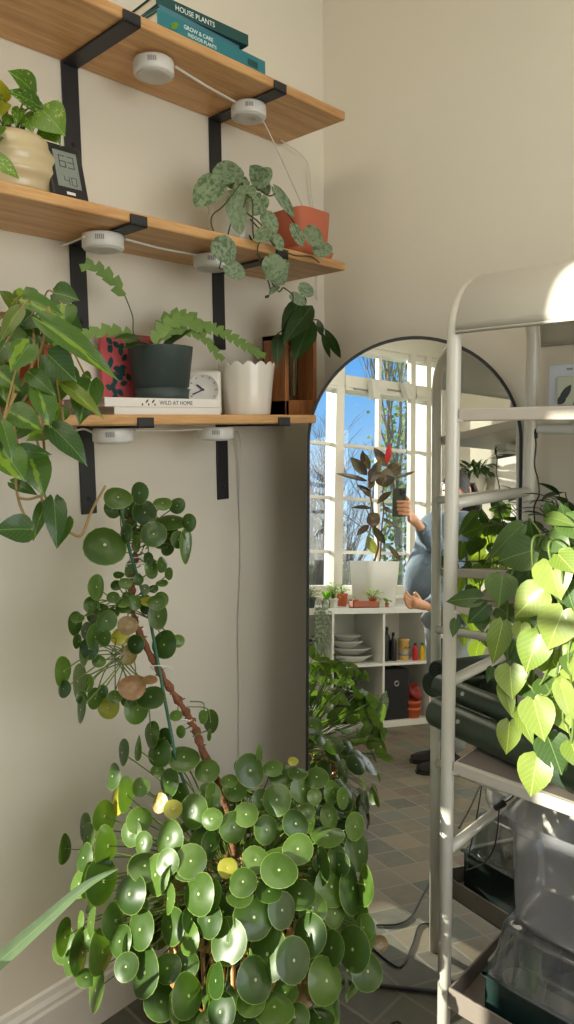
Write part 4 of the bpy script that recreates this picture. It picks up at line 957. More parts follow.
# curved top cover
m = MB(); t_ = .003; P = []
zlo = 1.627
pr = [(YA-.0165, zlo), (YA-.0165, RT-cr)] + [(YA-.0165+(cr+.0165)*(1-math.cos(k*PI/20)), RT-cr+(cr+.0165)*math.sin(k*PI/20)) for k in range(1, 11)] + [(YBk-cr, RT+.0165)] + [(YBk-cr+(cr+.0165)*math.sin(k*PI/20), RT-cr+(cr+.0165)*math.cos(k*PI/20)) for k in range(1, 11)] + [(YBk+.0165, zlo)]
m.grid([[V((RX0+.012+(RX1-RX0-.024)*j/2, y, z)) for j in range(3)] for y, z in pr]); m.build('top_cover', M['sheet'], rack, thick=.003)
def rshelf(z, h, mat, inset=0.0, top=None, lipz=0):
    m = MB(); x0, x1 = RX0+.016, RX1-.016
    m.box((x0, YA-.006, z-h), (x1, YBk+.006, z), bev=.003); o = m.build('shelf_board', mat, rack)
    if top is not None:
        m = MB(); m.box((x0+.006, YA+.004, z+.0002), (x1-.006, YBk-.002, z+.0015)); m.build('shelf_mat', top, rack)
    for y in (YA, YBk):
        m = MB(); m.box((RX0+.008, y-.006, z-h-.002), (RX0+.026, y+.006, z-h+.005), bev=.002); m.build('shelf_clip', M['white'], rack)
    return o
rshelf(1.476, .025, M['shelfm']); rshelf(1.083, .025, M['shelfm'], top=M['trayshelf']); rshelf(.735, .026, M['shelfm'], top=M['trayshelf'])
# bottom tray shelf with raised lip
m = MB(); x0, x1 = RX0+.016, RX1-.016; z0, z1_ = .165, .215
m.box((x0, YA-.006, z0), (x1, YBk+.006, z0+.006)); m.box((x0, YA-.008, z0), (x1, YA-.003, z1_)); m.box((x0, YBk, z0), (x1, YBk+.006, z1_)); m.box((x0, YA-.006, z0), (x0+.005, YBk, z1_)); m.box((x1-.005, YA-.006, z0), (x1, YBk, z1_))
m.build('tray_shelf', M['trayshelf'], rack, bev=.001)

# things on the rack -------------------------------------------------
zs = 1.476
p = on(563, 404, 1, -.20); ctr = V((p.x+.012, -.20, zs+.0008))
t = thing('leaf_packet', 'pale packet printed with two dark leaves on the rack top shelf', 'packet', ctr)
w_, hgt = .07, .085
m = MB(); m.box(ctr+V((-.045, .004, 0)), ctr+V((.05, .010, .088)), bev=.001); m.build('backing_card', simple('bluish_card', (.62, .66, .70, 1), .5, var=.02), t)
m = MB(); m.box(ctr+V((-.025, -.001, .004)), ctr+V((.045, .0035, .062)), bev=.0006); m.build('printed_panel', simple('sage_card', (.58, .60, .46, 1), .6, var=.03), t)
m = MB()
for a, bb in (((-.018, .012), (.004, .045)), ((-.022, .006), (-.006, .026))):
    leaf(m, ctr+V((a[0], -.0016, a[1])), ctr+V((bb[0], -.0016, bb[1])), (0, -1, 0), .016, 'oval', 0, 0)
leaf(m, ctr+V((.01, -.0016, .004)), ctr+V((.03, -.0016, .02)), (0, -1, 0), .012, 'oval', 0, 0); m.build('leaf_print', M['ink'], t)
m = MB(); m.box(ctr+V((-.008, .003, .075)), ctr+V((.004, .0038, .079))); m.build('small_mark', M['slot'], t)
# grow light bar under top shelf
p0 = on(541, 432, 1, -.25); zb = p0.z
t = thing('grow_light', 'white grow light bar hanging under the rack top shelf', 'light', (p0.x+.25, -.25, 1.42))
m = MB(); m.box((p0.x, -.275, 1.425), (p0.x+.5, -.225, 1.444), bev=.004); m.build('housing', M['white'], t)
m = MB(); m.box((p0.x+.01, -.268, 1.422), (p0.x+.49, -.232, 1.4252), bev=.001); m.build('diffuser', M['whiteshade'], t)
for x in (.06, .44):
    m = MB(); m.box((p0.x+x, -.262, 1.444), (p0.x+x+.012, -.238, 1.451)); m.build('mount', M['white'], t)
cord('light_cord', [on(552, 430, 1, -.24), on(541, 428, 1, -.26), on(535, 431, 1, -.26), on(536, 445, 1, -.25), on(534.5, 465, 1, -.25), on(538, 480, 1, -.25), on(539, 495, 1, -.25), on(534, 510, 1, -.24), on(538, 545, 1, -.2)], .0016, M['cordb'], 'thin black cord hanging from the grow light on the rack')
m = MB(); q = on(536, 435, 1, -.26); m.lathe([(.0001, -.008), (.0035, -.006), (.0035, .006), (.0001, .008)], q, 10); o = m.build('cord_clip', M['blackplastic']); setp(o, 'tiny black knot where the grow light cord turns down', 'clip')
# philodendron
c = V((1.02, -.2, 1.0845)); ph = thing('potted_philodendron', 'lime green heart-leaved vine cascading from the rack middle shelf', 'plant', c)
pot(ph, c, .05, .068, .11, M['terra'], rim=.004, rimh=.025); root = c+V((0, 0, .10))
S7 = 3.2
def Q(x, y, Y): return on(440+x/S7, 480+y/S7, 1, Y)
m = MB(); ms = MB(); md = MB()
LV = [((298, 225), (185, 262), 105, -.40, 0, 1), ((258, 148), (155, 258), 58, -.38, 0, 1), ((352, 262), (388, 385), 108, -.43, .1, 0), ((330, 352), (238, 440), 100, -.44, .1, 0), ((200, 308), (188, 408), 92, -.43, 0, 1), ((318, 495), (275, 618), 100, -.45, .0, 0), ((395, 418), (345, 545), 112, -.45, .05, 0),
      ((200, 458), (168, 592), 68, -.44, .0, 0), ((225, 597), (232, 702), 86, -.45, 0, 0), ((205, 650), (232, 762), 48, -.45, 0, 0), ((300, 705), (335, 838), 96, -.46, 0, 0), ((250, 732), (300, 852), 44, -.45, 0, 0), ((222, 775), (212, 880), 66, -.46, .15, 0), ((345, 822), (390, 945), 94, -.45, 0, 1), ((312, 888), (290, 1015), 92, -.47, .05, 0),
      ((385, 650), (418, 775), 56, -.46, 0, 0), ((378, 238), (435, 300), 74, -.43, 0, 0), ((130, 378), (18, 390), 56, -.42, 0, 1), ((150, 400), (88, 460), 58, -.42, 0, 1), ((130, 425), (135, 490), 52, -.41, 0, 1), ((50, 448), (40, 505), 30, -.40, 0, 1), ((345, 120), (440, 150), 44, -.36, .1, 1), ((362, 112), (335, 68), 42, -.34, 0, 1), ((402, 128), (385, 72), 42, -.34, 0, 1), ((302, 190), (285, 118), 44, -.36, 0, 1),
      ((262, 460), (258, 530), 52, -.43, 0, 0), ((385, 620), (442, 652), 52, -.43, 0, 0), ((260, 640), (330, 705), 76, -.42, 0, 1), ((425, 520), (392, 562), 34, -.45, 0, 0), ((190, 410), (240, 455), 60, -.40, 0, 1), ((340, 420), (300, 480), 70, -.41, 0, 1), ((415, 560), (430, 640), 60, -.42, 0, 1), ((240, 520), (215, 580), 60, -.40, 0, 1), ((400, 330), (430, 420), 80, -.42, 0, 1), ((290, 280), (270, 350), 70, -.38, 0, 1),
      ((430, 690), (470, 790), 80, -.45, 0, 0), ((460, 560), (500, 680), 100, -.44, 0, 0), ((480, 400), (530, 520), 110, -.43, 0, 0), ((470, 250), (540, 330), 100, -.4, 0, 0), ((350, 180), (420, 230), 80, -.36, 0, 1), ((390, 190), (350, 260), 90, -.34, 0, 1), ((420, 840), (450, 930), 70, -.45, 0, 0), ((165, 600), (150, 650), 24, -.42, 0, 1),
      ((300, 430), (262, 520), 84, -.40, 0, 0), ((350, 560), (395, 640), 84, -.41, 0, 0), ((420, 460), (455, 560), 84, -.41, 0, 0), ((255, 300), (225, 370), 70, -.39, 0, 1), ((330, 640), (372, 720), 78, -.42, 0, 1), ((380, 720), (410, 810), 74, -.43, 0, 0), ((420, 350), (470, 430), 92, -.39, 0, 0), ((280, 560), (245, 640), 70, -.40, 0, 1), ((400, 120), (460, 200), 84, -.35, 0, 1), ((440, 720), (470, 830), 80, -.43, 0, 0), ((330, 200), (300, 270), 80, -.36, 0, 1)]
for a, bb, w, Y, yl, dk in LV:
    A, B = Q(*a, Y), Q(*bb, Y-.012)
    leaf(md if dk else m, A, B, (CAM-A).normalized()+V((random.uniform(-.3, .2), 0, random.uniform(.1, .5))), 1.1*w/S7*(A-CAM).length/F_PX, 'heart', .14, .14, yel=yl*.4, rnd=random.random())
for k in range(75):
    a = random.uniform(0, 2*PI); r = random.uniform(.05, .2); x = c.x + r*math.cos(a)*1.25; y = min(-.06, c.y + r*math.sin(a)*.8); z = c.z + random.uniform(.02, .19)-r*.35
    if z < c.z+.01: z = c.z+.02
    A = V((x, y, z)); d = V((math.cos(a), math.sin(a), random.uniform(-.9, -.1))).normalized(); B = A+d*random.uniform(.06, .10)
    if B.y > -.03: B.y = -.03
    if B.z < c.z+.004 and B.y > YA: B.z = c.z+.006
    if B.x < RX0+.1: continue
    leaf(md if k % 3 else m, A, B, V((math.cos(a)*.4, -.5, 1)), random.uniform(.055, .075), 'heart', .14, .14); ms.tube(smooth_path([root, (root+A)/2+V((0, 0, .03)), A], 4), .0015, 5)
for l, Y in (([(300, 185), (300, 330), (290, 480), (300, 600), (295, 700)], -.42), ([(350, 200), (372, 330), (380, 470), (330, 640), (250, 720)], -.43), ([(395, 250), (400, 420), (375, 620), (385, 660)], -.43), ([(230, 300), (215, 420), (215, 590)], -.42), ([(290, 600), (270, 640), (340, 690), (375, 620)], -.44), ([(400, 700), (410, 790), (425, 860), (360, 870)], -.44), ([(330, 400), (250, 400), (140, 385), (60, 400)], -.41), ([(420, 500), (420, 650), (425, 800), (400, 930)], -.45), ([(290, 130), (320, 170), (310, 215), (285, 240)], -.37)):
    P = [Q(*q, Y) for q in l]; ms.tube(smooth_path([root, V((P[0].x, -.3, root.z+.03))]+P, 6), .0022, 6)
m.build('lit_leaves', M['l_philo'], ph); md.build('leaves', M['l_philo_shade'], ph); ms.build('stems', M['stem'], ph)  # sunlit and shaded leaves differ by painted colour
# more pots on the middle shelf (seen from behind in the mirror)
def bushy(name, label, c, n, spread, hgt, ls, mat, potr, poth, potmat, cat='plant', shape='heart', stem='stem', up=.5, ylim=None, group=None):
    t = thing(name, label, cat, c, group); pot(t, V(c), potr*.78, potr, poth, potmat, rim=potr*.05, rimh=poth*.2, n=32); rt_ = V(c)+V((0, 0, poth*.85))
    m = MB(); ms = MB()
    for k in range(n):
        a = random.uniform(0, 2*PI); r = spread*math.sqrt(random.random()); A = V((c[0]+r*math.cos(a), c[1]+r*math.sin(a), c[2]+poth+random.uniform(.1, 1)*hgt*(1-.4*(r/spread)**2)))
        d = V((math.cos(a), math.sin(a), random.uniform(-.6, .5)+up*.3)).normalized(); B = A+d*ls*random.uniform(.7, 1.15)
        if ylim is not None: A.y = min(A.y, ylim); B.y = min(B.y, ylim)
        leaf(m, A, B, V((math.cos(a)*.3, math.sin(a)*.3, 1)), ls*(.75 if shape == 'heart' else .45), shape, .12, .14, nu=4); ms.tube([rt_, (rt_+A)/2+V((0, 0, .01)), A], .0012+.0006*(ls > .06), 4)
    m.build('leaves', mat, t); ms.build('stems', M[stem], t); return t
bushy('potted_vine', 'dark bushy vine behind the lime vine, visible in the mirror through the rack', (.86, -.14, 1.0845), 46, .085, .17, .07, M['l_dark'], .045, .08, M['potdark'], shape='oval', ylim=-.03)
bushy('potted_seedling', 'tiny leafy pot on the rack top shelf seen in the mirror', (.86, -.1, 1.4765), 24, .04, .03, .025, M['l_dark'], .022, .03, M['potdark'], ylim=-.04)
bushy('potted_vine', 'full green vine at the right end of the rack middle shelf', (1.28, -.2, 1.0845), 50, .12, .15, .07, M['l_philo_shade'], .06, .1, M['terra'], ylim=-.03)
# rolled mats
def roll(cy, cz, r, x0, x1, label, endmat, sl=-.246):
    t = thing('rolled_mat', label, 'rolled mat', ((x0+x1)/2, cy, cz-r), 'rolled vinyl mats on the rack'); m = MB()
    n = 90; nf = len(bpy.data.objects)
    m.tube([(x0, cy, cz), (x0+.004, cy, cz), (x1-.004, cy, cz), (x1, cy, cz)], [r*.95, r, r, r*.95], 40, cap=False); m.build('outer_wrap', M['roll'], t)
    ang = math.atan(sl)
    for k in range(4):
        m = MB(); q = r*(.95-.2*k); m.tube([(x0+.0006*k+.001, cy, cz), (x1-.001, cy, cz)], q, 32); m.build('inner_layer', endmat, t) if k == 0 else m.bm.free()
    m = MB(); m.tube([V((x0-.0005, cy+math.cos(a*.2)*r*(.93-.85*a/n), cz+math.sin(a*.2)*r*(.93-.85*a/n))) for a in range(n)], .0012, 4); m.build('spiral_edge', M['roll'], t)
    for k in range(3):
        xx = x0+.1+k*.25; a = -.5; m = MB(); cpt = V((xx, cy-math.cos(a)*r*1.0, cz-math.sin(a)*r)); nn = V((0, -math.cos(a), -math.sin(a)))
        m.tube([cpt-nn*.001, cpt+nn*.0012], .005, 14); m.build('eyelet', M['steel'], t)
    t.location.x = x0; t.location.y = cy; t.rotation_euler.z = ang
    for ch in t.children: ch.location = (-(x0+x1)/2*0 - (x0-(x0+x1)/2)*1.0, 0, 0)
rA = .033
pf_ = on(436, 711, 1, -.345); pk_ = on(436, 685, 1, -.27)
roll(-.25, .7370+.0355, .0345, .585, 1.15, 'thick dark green rolled mat lying at the front of the lower rack shelf', M['roll'])
roll(-.198, .818, .026, .56, 1.14, 'black-ended rolled mat resting on the two green rolls on the lower rack shelf', M['blackplastic'])
roll(-.165, .7370+.0295, .029, .70, 1.14, 'third dark rolled mat lying at the back of the lower rack shelf', M['roll'], sl=-.12)
# bottom: seedling trays with clear domes
def seedtray(c, rz, label, domeh, w=.36, d=.24, nx=4, ny=3, hh=.1, group=None):
    t = thing('seed_tray', label, 'seed tray', c, group); R_ = Matrix.Translation(V(c)) @ Matrix.Rotation(rz, 4, 'Z')
    m = MB()
    m.box((-w/2, -d/2, hh-.004), (w/2, -d/2+.012, hh), R_); m.box((-w/2, d/2-.012, hh-.004), (w/2, d/2, hh), R_); m.box((-w/2, -d/2, hh-.004), (-w/2+.012, d/2, hh), R_); m.box((w/2-.012, -d/2, hh-.004), (w/2, d/2, hh), R_)
    m.box((-w/2+.008, -d/2+.008, 0), (w/2-.008, d/2-.008, .003), R_)
    for a, b_ in (((-w/2+.008, -d/2+.008), (w/2-.008, -d/2+.011)), ((-w/2+.008, d/2-.011), (w/2-.008, d/2-.008)), ((-w/2+.008, -d/2+.008), (-w/2+.011, d/2-.008)), ((w/2-.011, -d/2+.008), (w/2-.008, d/2-.008))): m.box((a[0], a[1], 0), (b_[0], b_[1], hh), R_)
    m.build('tray', M['cell'], t, bev=.001)
    m = MB(); cw, cd = (w-.03)/nx, (d-.03)/ny
    for i in range(nx):
        for j in range(ny):
            cx_, cy_ = -w/2+.015+cw*(i+.5), -d/2+.015+cd*(j+.5); m.lathe([(.0001, .004), (min(cw, cd)*.34, .004), (min(cw, cd)*.46, hh-.006), (min(cw, cd)*.42, hh-.006), (min(cw, cd)*.30, .02), (.0001, .02)], R_ @ V((cx_, cy_, 0)), 18)
    m.build('cells', M['cell'], t)
    m = MB(); z0 = hh+.001
    P = [[(w/2+.004), d/2+.004, z0], [w/2+.004, d/2+.004, z0+.008], [w/2-.006, d/2-.006, z0+.010], [w/2-.022, d/2-.022, z0+domeh-.012], [w/2-.034, d/2-.034, z0+domeh-.003], [w/2-.06, d/2-.06, z0+domeh], [.03, .02, z0+domeh]]
    rings = []
    for a, b_, z in P:
        ring = []
        for k in range(32):
            q = 2*PI*k/32; ca, sa = math.cos(q), math.sin(q); e = 7; rr = (abs(ca)**e+abs(sa)**e)**(-1/e); ring.append(m.bm.verts.new(R_ @ V((a*rr*ca, b_*rr*sa, z))))
        rings.append(ring)
    for i in range(len(rings)-1):
        for k in range(32): m.face([rings[i][k], rings[i][(k+1) % 32], rings[i+1][(k+1) % 32], rings[i+1][k]], 0, True)
    m.face(rings[-1]); m.build('clear_lid', M['clear'], t)
    return t
zb = .1712
seedtray((.985, -.242, zb+.001), 0, 'dark green seed tray under a clear lid on the bottom rack shelf', .115, .42, .245, nx=4, ny=3, hh=.10)
def bin_(c, w, d, h, label):
    t = thing('clear_bin', label, 'storage bin', c); m = MB(); R_ = Matrix.Translation(V(c)); rings = []
    for a, b_, z in [(.02, .02, 0), (w/2-.04, d/2-.04, 0), (w/2-.022, d/2-.022, .006), (w/2-.012, d/2-.012, .03), (w/2-.004, d/2-.004, h-.03), (w/2+.004, d/2+.004, h-.025), (w/2+.006, d/2+.006, h)]:
        rings.append([m.bm.verts.new(R_ @ V((a*(abs(math.cos(q))**7+abs(math.sin(q))**7)**(-1/7)*math.cos(q), b_*(abs(math.cos(q))**7+abs(math.sin(q))**7)**(-1/7)*math.sin(q), z))) for q in [2*PI*k/40 for k in range(40)]])
    for i in range(len(rings)-1):
        for k in range(40): m.face([rings[i][k], rings[i][(k+1) % 40], rings[i+1][(k+1) % 40], rings[i+1][k]], 0, True)
    m.face(rings[0][::-1]); m.build('bin_shell', M['clearbin'], t)
    m = MB(); m.tube([R_ @ V(((w/2+.007)*(abs(math.cos(q))**7+abs(math.sin(q))**7)**(-1/7)*math.cos(q), (d/2+.007)*(abs(math.cos(q))**7+abs(math.sin(q))**7)**(-1/7)*math.sin(q), h)) for q in [2*PI*k/48 for k in range(49)]], .003, 6, cap=False); m.build('rim', M['clear'], t)
bin_((1.01, -.235, zb+.001+.10+.001+.116), .40, .235, .25, 'tall frosted clear bin stacked on the seed tray lid, under the lower rack shelf')
# cords on / under rack
cord('adapter_cord', [on(516, 782, 1, -.12), on(514, 795, 1, -.14), on(507, 801, 1, -.16), on(500, 805, 1, -.2), on(498, 825, 1, -.22), on(494, 848, 1, -.22), on(485, 862, 1, -.2), on(472, 868, 1, -.16), on(464, 872, 1, -.12), on(461, 885, 1, -.1)], .0018, M['cordb'], 'black cord with an inline plug hanging below the lower rack shelf')
a_, b_ = on(504, 803, 1, -.2), on(496, 808, 1, -.2)
m = MB(); m.tube([a_, b_], .0075, 12); o = m.build('inline_plug', M['blackplastic']); setp(o, 'black inline plug on the cord below the lower rack shelf', 'plug')
# floor cords, seen in the mirror
def fm(x, y): 
    p = mr(x, y, 2, .0035); return V((p.x, p.y, .0035))
cord('power_cable', [fm(376, 925), fm(398, 924), fm(412, 915), fm(424, 893), fm(437, 872), fm(446, 862)], .0028, M['cordb'], 'black cord on the tiles, reflected in a long curve beside the round leaves')
cord('power_cable', [fm(372, 948), fm(390, 963), fm(402, 966), fm(412, 945), fm(420, 925), fm(440, 925), fm(452, 922)], .0028, M['cordb'], 'black cord on the tiles nearest the mirror, reflected with a sharp bend')
cord('power_cable', [fm(459, 828), fm(470, 808), fm(478, 790), fm(483, 778)], .0028, M['cordb'], 'black cord reflected behind the rack between its lower shelves')
# ================================================================== BEHIND THE CAMERA (seen in the mirror)
KY0, KY1 = -2.76, -3.135; KX0, KX1, KH = .925, 2.50, .79
t = thing('cube_shelf', 'long white cube shelf standing under the window', 'shelf unit', ((KX0+KX1)/2, (KY0+KY1)/2, 0))
m = MB(); m.box((KX0, KY1, KH-.038), (KX1, KY0, KH)); m.build('top_board', M['kallax'], t, bev=.0015)
m = MB(); m.box((KX0, KY1, 0), (KX1, KY0, .038)); m.build('bottom_board', M['kallax'], t, bev=.0015)
for x in (KX0, KX1-.038): m = MB(); m.box((x, KY1, .038), (x+.038, KY0, KH-.038)); m.build('side_panel', M['kallax'], t)
for x in (1.31, 1.70, 2.09): m = MB(); m.box((x-.008, KY1, .038), (x+.008, KY0-.003, KH-.038)); m.build('divider', M['kallax'], t)
m = MB(); m.box((KX0+.038, KY1, .405), (KX1-.038, KY0-.002, .421)); m.build('middle_shelf', M['kallax'], t)
m = MB(); m.box((KX0+.02, KY1+.001, .02), (KX1-.02, KY1+.004, KH-.02)); m.build('back_panel', M['kallax'], t)
FZ, MZ, BZ = KH, .421, .038
def kx(px, py, Y=KY0-.08): return mr(px, py, 1, Y)
sc1 = 3.8/728.5
def kpt(px, py, z, Y): p = kx(px, py, Y); return V((p.x, Y, z))
# rubber plant in white square planter
Yp = -2.965; a_, b_ = kx(351, 604, Yp), kx(396, 604, Yp); cx_ = (a_.x+b_.x)/2; hw_ = (b_.x-a_.x)/2; ztp_ = kx(374, 561, Yp+.1).z
rp = thing('rubber_plant', 'tall burgundy rubber plant in a white square planter on the cube shelf', 'plant', (cx_, Yp, FZ))
m = MB(); s = .138
sqloft(m, cx_, Yp, [(s*.80, FZ+.0005), (s*.82, FZ+.002), (s*.98, ztp_-.002), (s*.97, ztp_), (s*.90, ztp_), (s*.88, ztp_-.04), (s*.4, ztp_-.045)], 48, 9); m.build('planter', M['kallax'], rp)
m = MB(); sqloft(m, cx_, Yp, [(s*.87, ztp_-.036), (s*.87, ztp_-.03), (s*.1, ztp_-.03)], 32, 9); m.build('soil', M['soil'], rp)
def fg(x, y, Y=Yp): return mr(320+x/4.783, 430+y/4.783, 1, Y)
ms = MB(); P = [V((cx_-.01, Yp, ztp_-.03)), fg(278, 560), fg(272, 500), fg(262, 440), fg(250, 370), fg(240, 300), fg(245, 250), fg(262, 190)]
ms.tube(smooth_path(P), [.008]*10+[.006]*(len(smooth_path(P))-10), 8); P = [V((cx_+.03, Yp+.02, ztp_-.03)), fg(292, 540, Yp+.02), fg(297, 450, Yp+.02), fg(305, 380, Yp+.02), fg(300, 300, Yp+.02), fg(318, 220, Yp+.02)]
ms.tube(smooth_path(P), .0055, 8); ms.build('stems', M['bark'], rp)
m = MB(); mr_ = MB()
vd = (mhit(380, 480)-V((cx_, Yp, 1.6))).normalized()
for a, bb, w, yo, rd in (((235, 265), (290, 140), 48, .03, 0), ((225, 215), (145, 130), 50, .02, 0), ((205, 165), (205, 95), 24, -.02, 0), ((235, 190), (212, 110), 34, -.03, 0), ((320, 175), (258, 85), 48, 0, 0), ((318, 215), (388, 165), 66, .04, 0), ((312, 215), (315, 275), 90, .06, 0), ((278, 215), (352, 240), 80, .05, 0), ((228, 245), (75, 208), 24, 0, 0),
      ((245, 300), (175, 262), 26, .02, 0), ((240, 320), (195, 280), 24, .03, 0), ((360, 230), (455, 198), 16, 0, 0), ((340, 295), (272, 355), 34, .03, 0), ((250, 375), (150, 372), 22, .03, 0), ((232, 400), (275, 455), 70, .05, 0), ((262, 400), (255, 470), 60, .02, 0), ((235, 455), (175, 505), 32, .02, 0), ((255, 460), (312, 545), 38, .03, 0), ((300, 420), (365, 470), 20, .02, 0), ((330, 550), (385, 625), 26, .02, 0), ((300, 370), (345, 395), 24, 0, 0), ((232, 250), (262, 265), 50, .02, 0), ((275, 180), (240, 250), 60, .04, 0)):
    A, B = fg(*a, Yp+yo), fg(*bb, Yp+yo+.02); leaf(m, A, B, vd+V((random.uniform(-.4, .4), 0, random.uniform(-.1, .5))), w/4.783*3.85/F_PX*1.35, 'oval', .16, .12, rnd=random.random())
m.build('leaves', M['l_rubber'], rp)
leaf(mr_, fg(320, 160, Yp+.05), fg(335, 62, Yp+.05), vd, 42/4.783*3.85/F_PX, 'long', .2, .1); mr_.build('red_new_leaf', M['red'], rp)
m = MB(); leaf(m, fg(265, 590, Yp+.04), fg(225, 505, Yp+.04), vd, 60/4.783*3.85/F_PX, 'oval', .2, .2, brn=.3, yel=.05); m.build('pale_dry_leaf', M['l_ivy'], rp)
# terracotta trough with small pots
Yt = -2.79; a_, b_ = kpt(351, 604, FZ, Yt), kpt(377, 604, FZ, Yt)
t = thing('terracotta_trough', 'small terracotta trough on the cube shelf in front of the white planter', 'tray', ((a_.x+b_.x)/2, Yt, FZ))
m = MB(); m.box((a_.x, Yt-.028, FZ+.0005), (b_.x, Yt+.028, FZ+.008)); 
for q in ((a_.x, Yt-.028, a_.x+.006, Yt+.028), (b_.x-.006, Yt-.028, b_.x, Yt+.028), (a_.x, Yt-.028, b_.x, Yt-.022), (a_.x, Yt+.022, b_.x, Yt+.028)): m.box((q[0], q[1], FZ+.0005), (q[2], q[3], FZ+.042))
m.build('trough', M['terra2'], t, bev=.0015)
bushy('seedling_pot', 'little terracotta pot of lime rosettes standing in the trough by the white planter', (b_.x-.035, Yt, FZ+.0085), 12, .045, .05, .05, M['l_lime'], .028, .06, M['terra2'], shape='round', group=None)
bushy('seedling_pot', 'tiny terracotta pot with a sprout at the left end of the trough', (a_.x+.035, Yt, FZ+.0085), 5, .02, .02, .022, M['l_lime'], .022, .045, M['terra2'], shape='round')
p = kpt(387, 600, FZ, Yt); bushy('seedling_pot', 'low pot with one round green leaf right of the terracotta trough', (p.x, Yt, FZ+.001), 4, .012, .03, .055, M['l_lime'], .014, .03, M['terra2'], shape='round')
# herbs at the left on the cube shelf
p = kpt(333, 605, FZ, -2.83); bushy('herb_pot', 'bushy green herb in a white pot left of the white planter', (p.x, -2.83, FZ+.001), 54, .055, .11, .036, M['l_lime'], .035, .06, M['potwhite'], shape='oval')
p = kpt(342, 603, FZ, -2.96); bushy('herb_pot', 'small leafy terracotta pot tucked between the herb and white planter', (p.x, -2.96, FZ+.001), 22, .04, .07, .03, M['l_gold'], .038, .085, M['terra'], shape='oval')
p = kpt(326, 606, FZ, -2.80); t = thing('propagation_jar', 'small clear glass jar of cuttings on the cube shelf edge', 'jar', (p.x, -2.80, FZ+.001))
m = MB(); m.lathe([(.0001, 0), (.024, 0), (.026, .01), (.026, .045), (.018, .055), (.018, .065), (.016, .065), (.016, .055), (.024, .045), (.024, .008), (.0001, .006)], (p.x, -2.80, FZ+.001), 24); m.build('glass_jar', M['tubeglass'], t)
m = MB()
for k in range(6): a = k; leaf(m, (p.x, -2.8, FZ+.05), (p.x+.04*math.cos(a), -2.8+.03*math.sin(a), FZ+.11), (0, .5, 1), .03, 'oval')
m.build('cuttings', M['l_lime'], t)
p = kpt(309, 606, FZ, -2.84); t = bushy('trailing_plant', 'grey-green trailing plant hanging over the left end of the cube shelf', (p.x, -2.84, FZ+.001), 50, .08, .09, .03, M['l_silver'], .045, .07, M['potdark'], shape='oval')
m = MB(); ms = MB()
for k in range(7):
    x = p.x+random.uniform(-.09, .09); P = smooth_path([V((p.x, -2.84, FZ+.07)), V((x, -2.75, FZ+.05)), V((x+.01, -2.735, FZ-.1)), V((x-.01, -2.73, FZ-random.uniform(.2, .38)))])
    ms.tube(P, .0012, 4)
    for q in P[8:]: d = V((random.uniform(-1, 1), random.uniform(0, .4), -.5)).normalized(); leaf(m, q, q+d*.028, (0, 1, .3), .016, 'oval', nu=4)
m.build('trailing_leaves', M['l_silver'], t); ms.build('trailing_stems', M['stem'], t)
bushy('floor_shelf_pot', 'white pot with thin leaves inside the left upper cube', ((1.60), -2.86, MZ+.001), 14, .05, .10, .05, M['l_dark'], .05, .10, M['potwhite'], shape='oval')
# upper middle cube: stacked dishes
xm = kx(352, 660, -2.9).x
z = MZ+.001; dl = (('large shallow glass dish at the bottom of the stacked dishes', .155, .05), ('wide pale bowl second from the bottom of the stacked dishes', .145, .045), ('pale bowl near the top of the stacked dishes', .115, .045), ('smallest pale dish on top of the stacked dishes', .10, .035))
for i, (l, r, h) in enumerate(dl):
    xx = xm - (.0, .0, .025, .03)[i]
    o = MB().lathe([(.0001, 0), (r*.55, 0), (r*.6, .003), (r*.9, h*.7), (r, h-.002), (r, h), (r-.005, h), (r*.85, h*.65), (r*.55, .008), (.0001, .007)], (xx, -2.93, z), 48).build('serving_bowl', M['bowl']); setp(o, l, 'bowl', 'stacked dishes in the cube shelf'); z += h+.0008
# upper right cube: bottles, bag, squeeze bottles
def bottle(x, y, r, h, mat, capm, label, name='bottle', group=None, neck=.35, rimc=None):
    c = V((x, y, MZ+.001)); t = thing(name, label, 'bottle', c, group)
    m = MB(); m.lathe([(.0001, 0), (r*.94, 0), (r, .004), (r, h*.62), (r*.85, h*.72), (r*neck, h*.82), (r*neck, h*.90), (.0001, h*.90)], c, 28); m.build('body', mat, t)
    m = MB(); m.lathe([(.0001, h*.895), (r*neck*1.25, h*.895), (r*neck*1.2, h), (.0001, h)], c, 20); m.build('cap', capm, t)
for px, h, l in ((385.5, .20, 'black bottle at the left of the upper right cube'), (389, .225, 'tallest black bottle in the upper right cube'), (393, .19, 'black bottle beside the kraft bag')):
    bottle(kx(px, 663, -2.86).x, -2.86-.03*(px == 389), .024, h, M['blackplastic'], M['blackplastic'], l, group='black bottles in the cube shelf')
p = kx(403.5, 664, -2.88); c = V((p.x, -2.88, MZ+.001)); t = thing('kraft_canister', 'yellow-tan canister with a grey label in the upper right cube', 'canister', c)
m = MB(); m.lathe([(.0001, 0), (.036, 0), (.038, .004), (.038, .125), (.039, .127), (.039, .142), (.0001, .142)], c, 36); m.build('body', M['kraft'], t)
m = MB(); m.lathe([(.0384, .03), (.0386, .03), (.0386, .058), (.0384, .058)], c, 36); m.build('grey_band', M['slot'], t)
text(None, 'lettering', 'MUM', .026, c+V((-.0255, .0387, .075)), (-1, 0, 0), (0, 0, 1), M['ink'], t, align='RIGHT')
bottle(kx(415, 663, -2.83).x, -2.83, .019, .115, M['red'], M['blackplastic'], 'red squeeze bottle beside the canister', neck=.4)
bottle(kx(422, 663, -2.83).x, -2.83, .018, .115, M['yellow'], M['greenp'], 'yellow squeeze bottle with green cap at the cube shelf end', neck=.45)
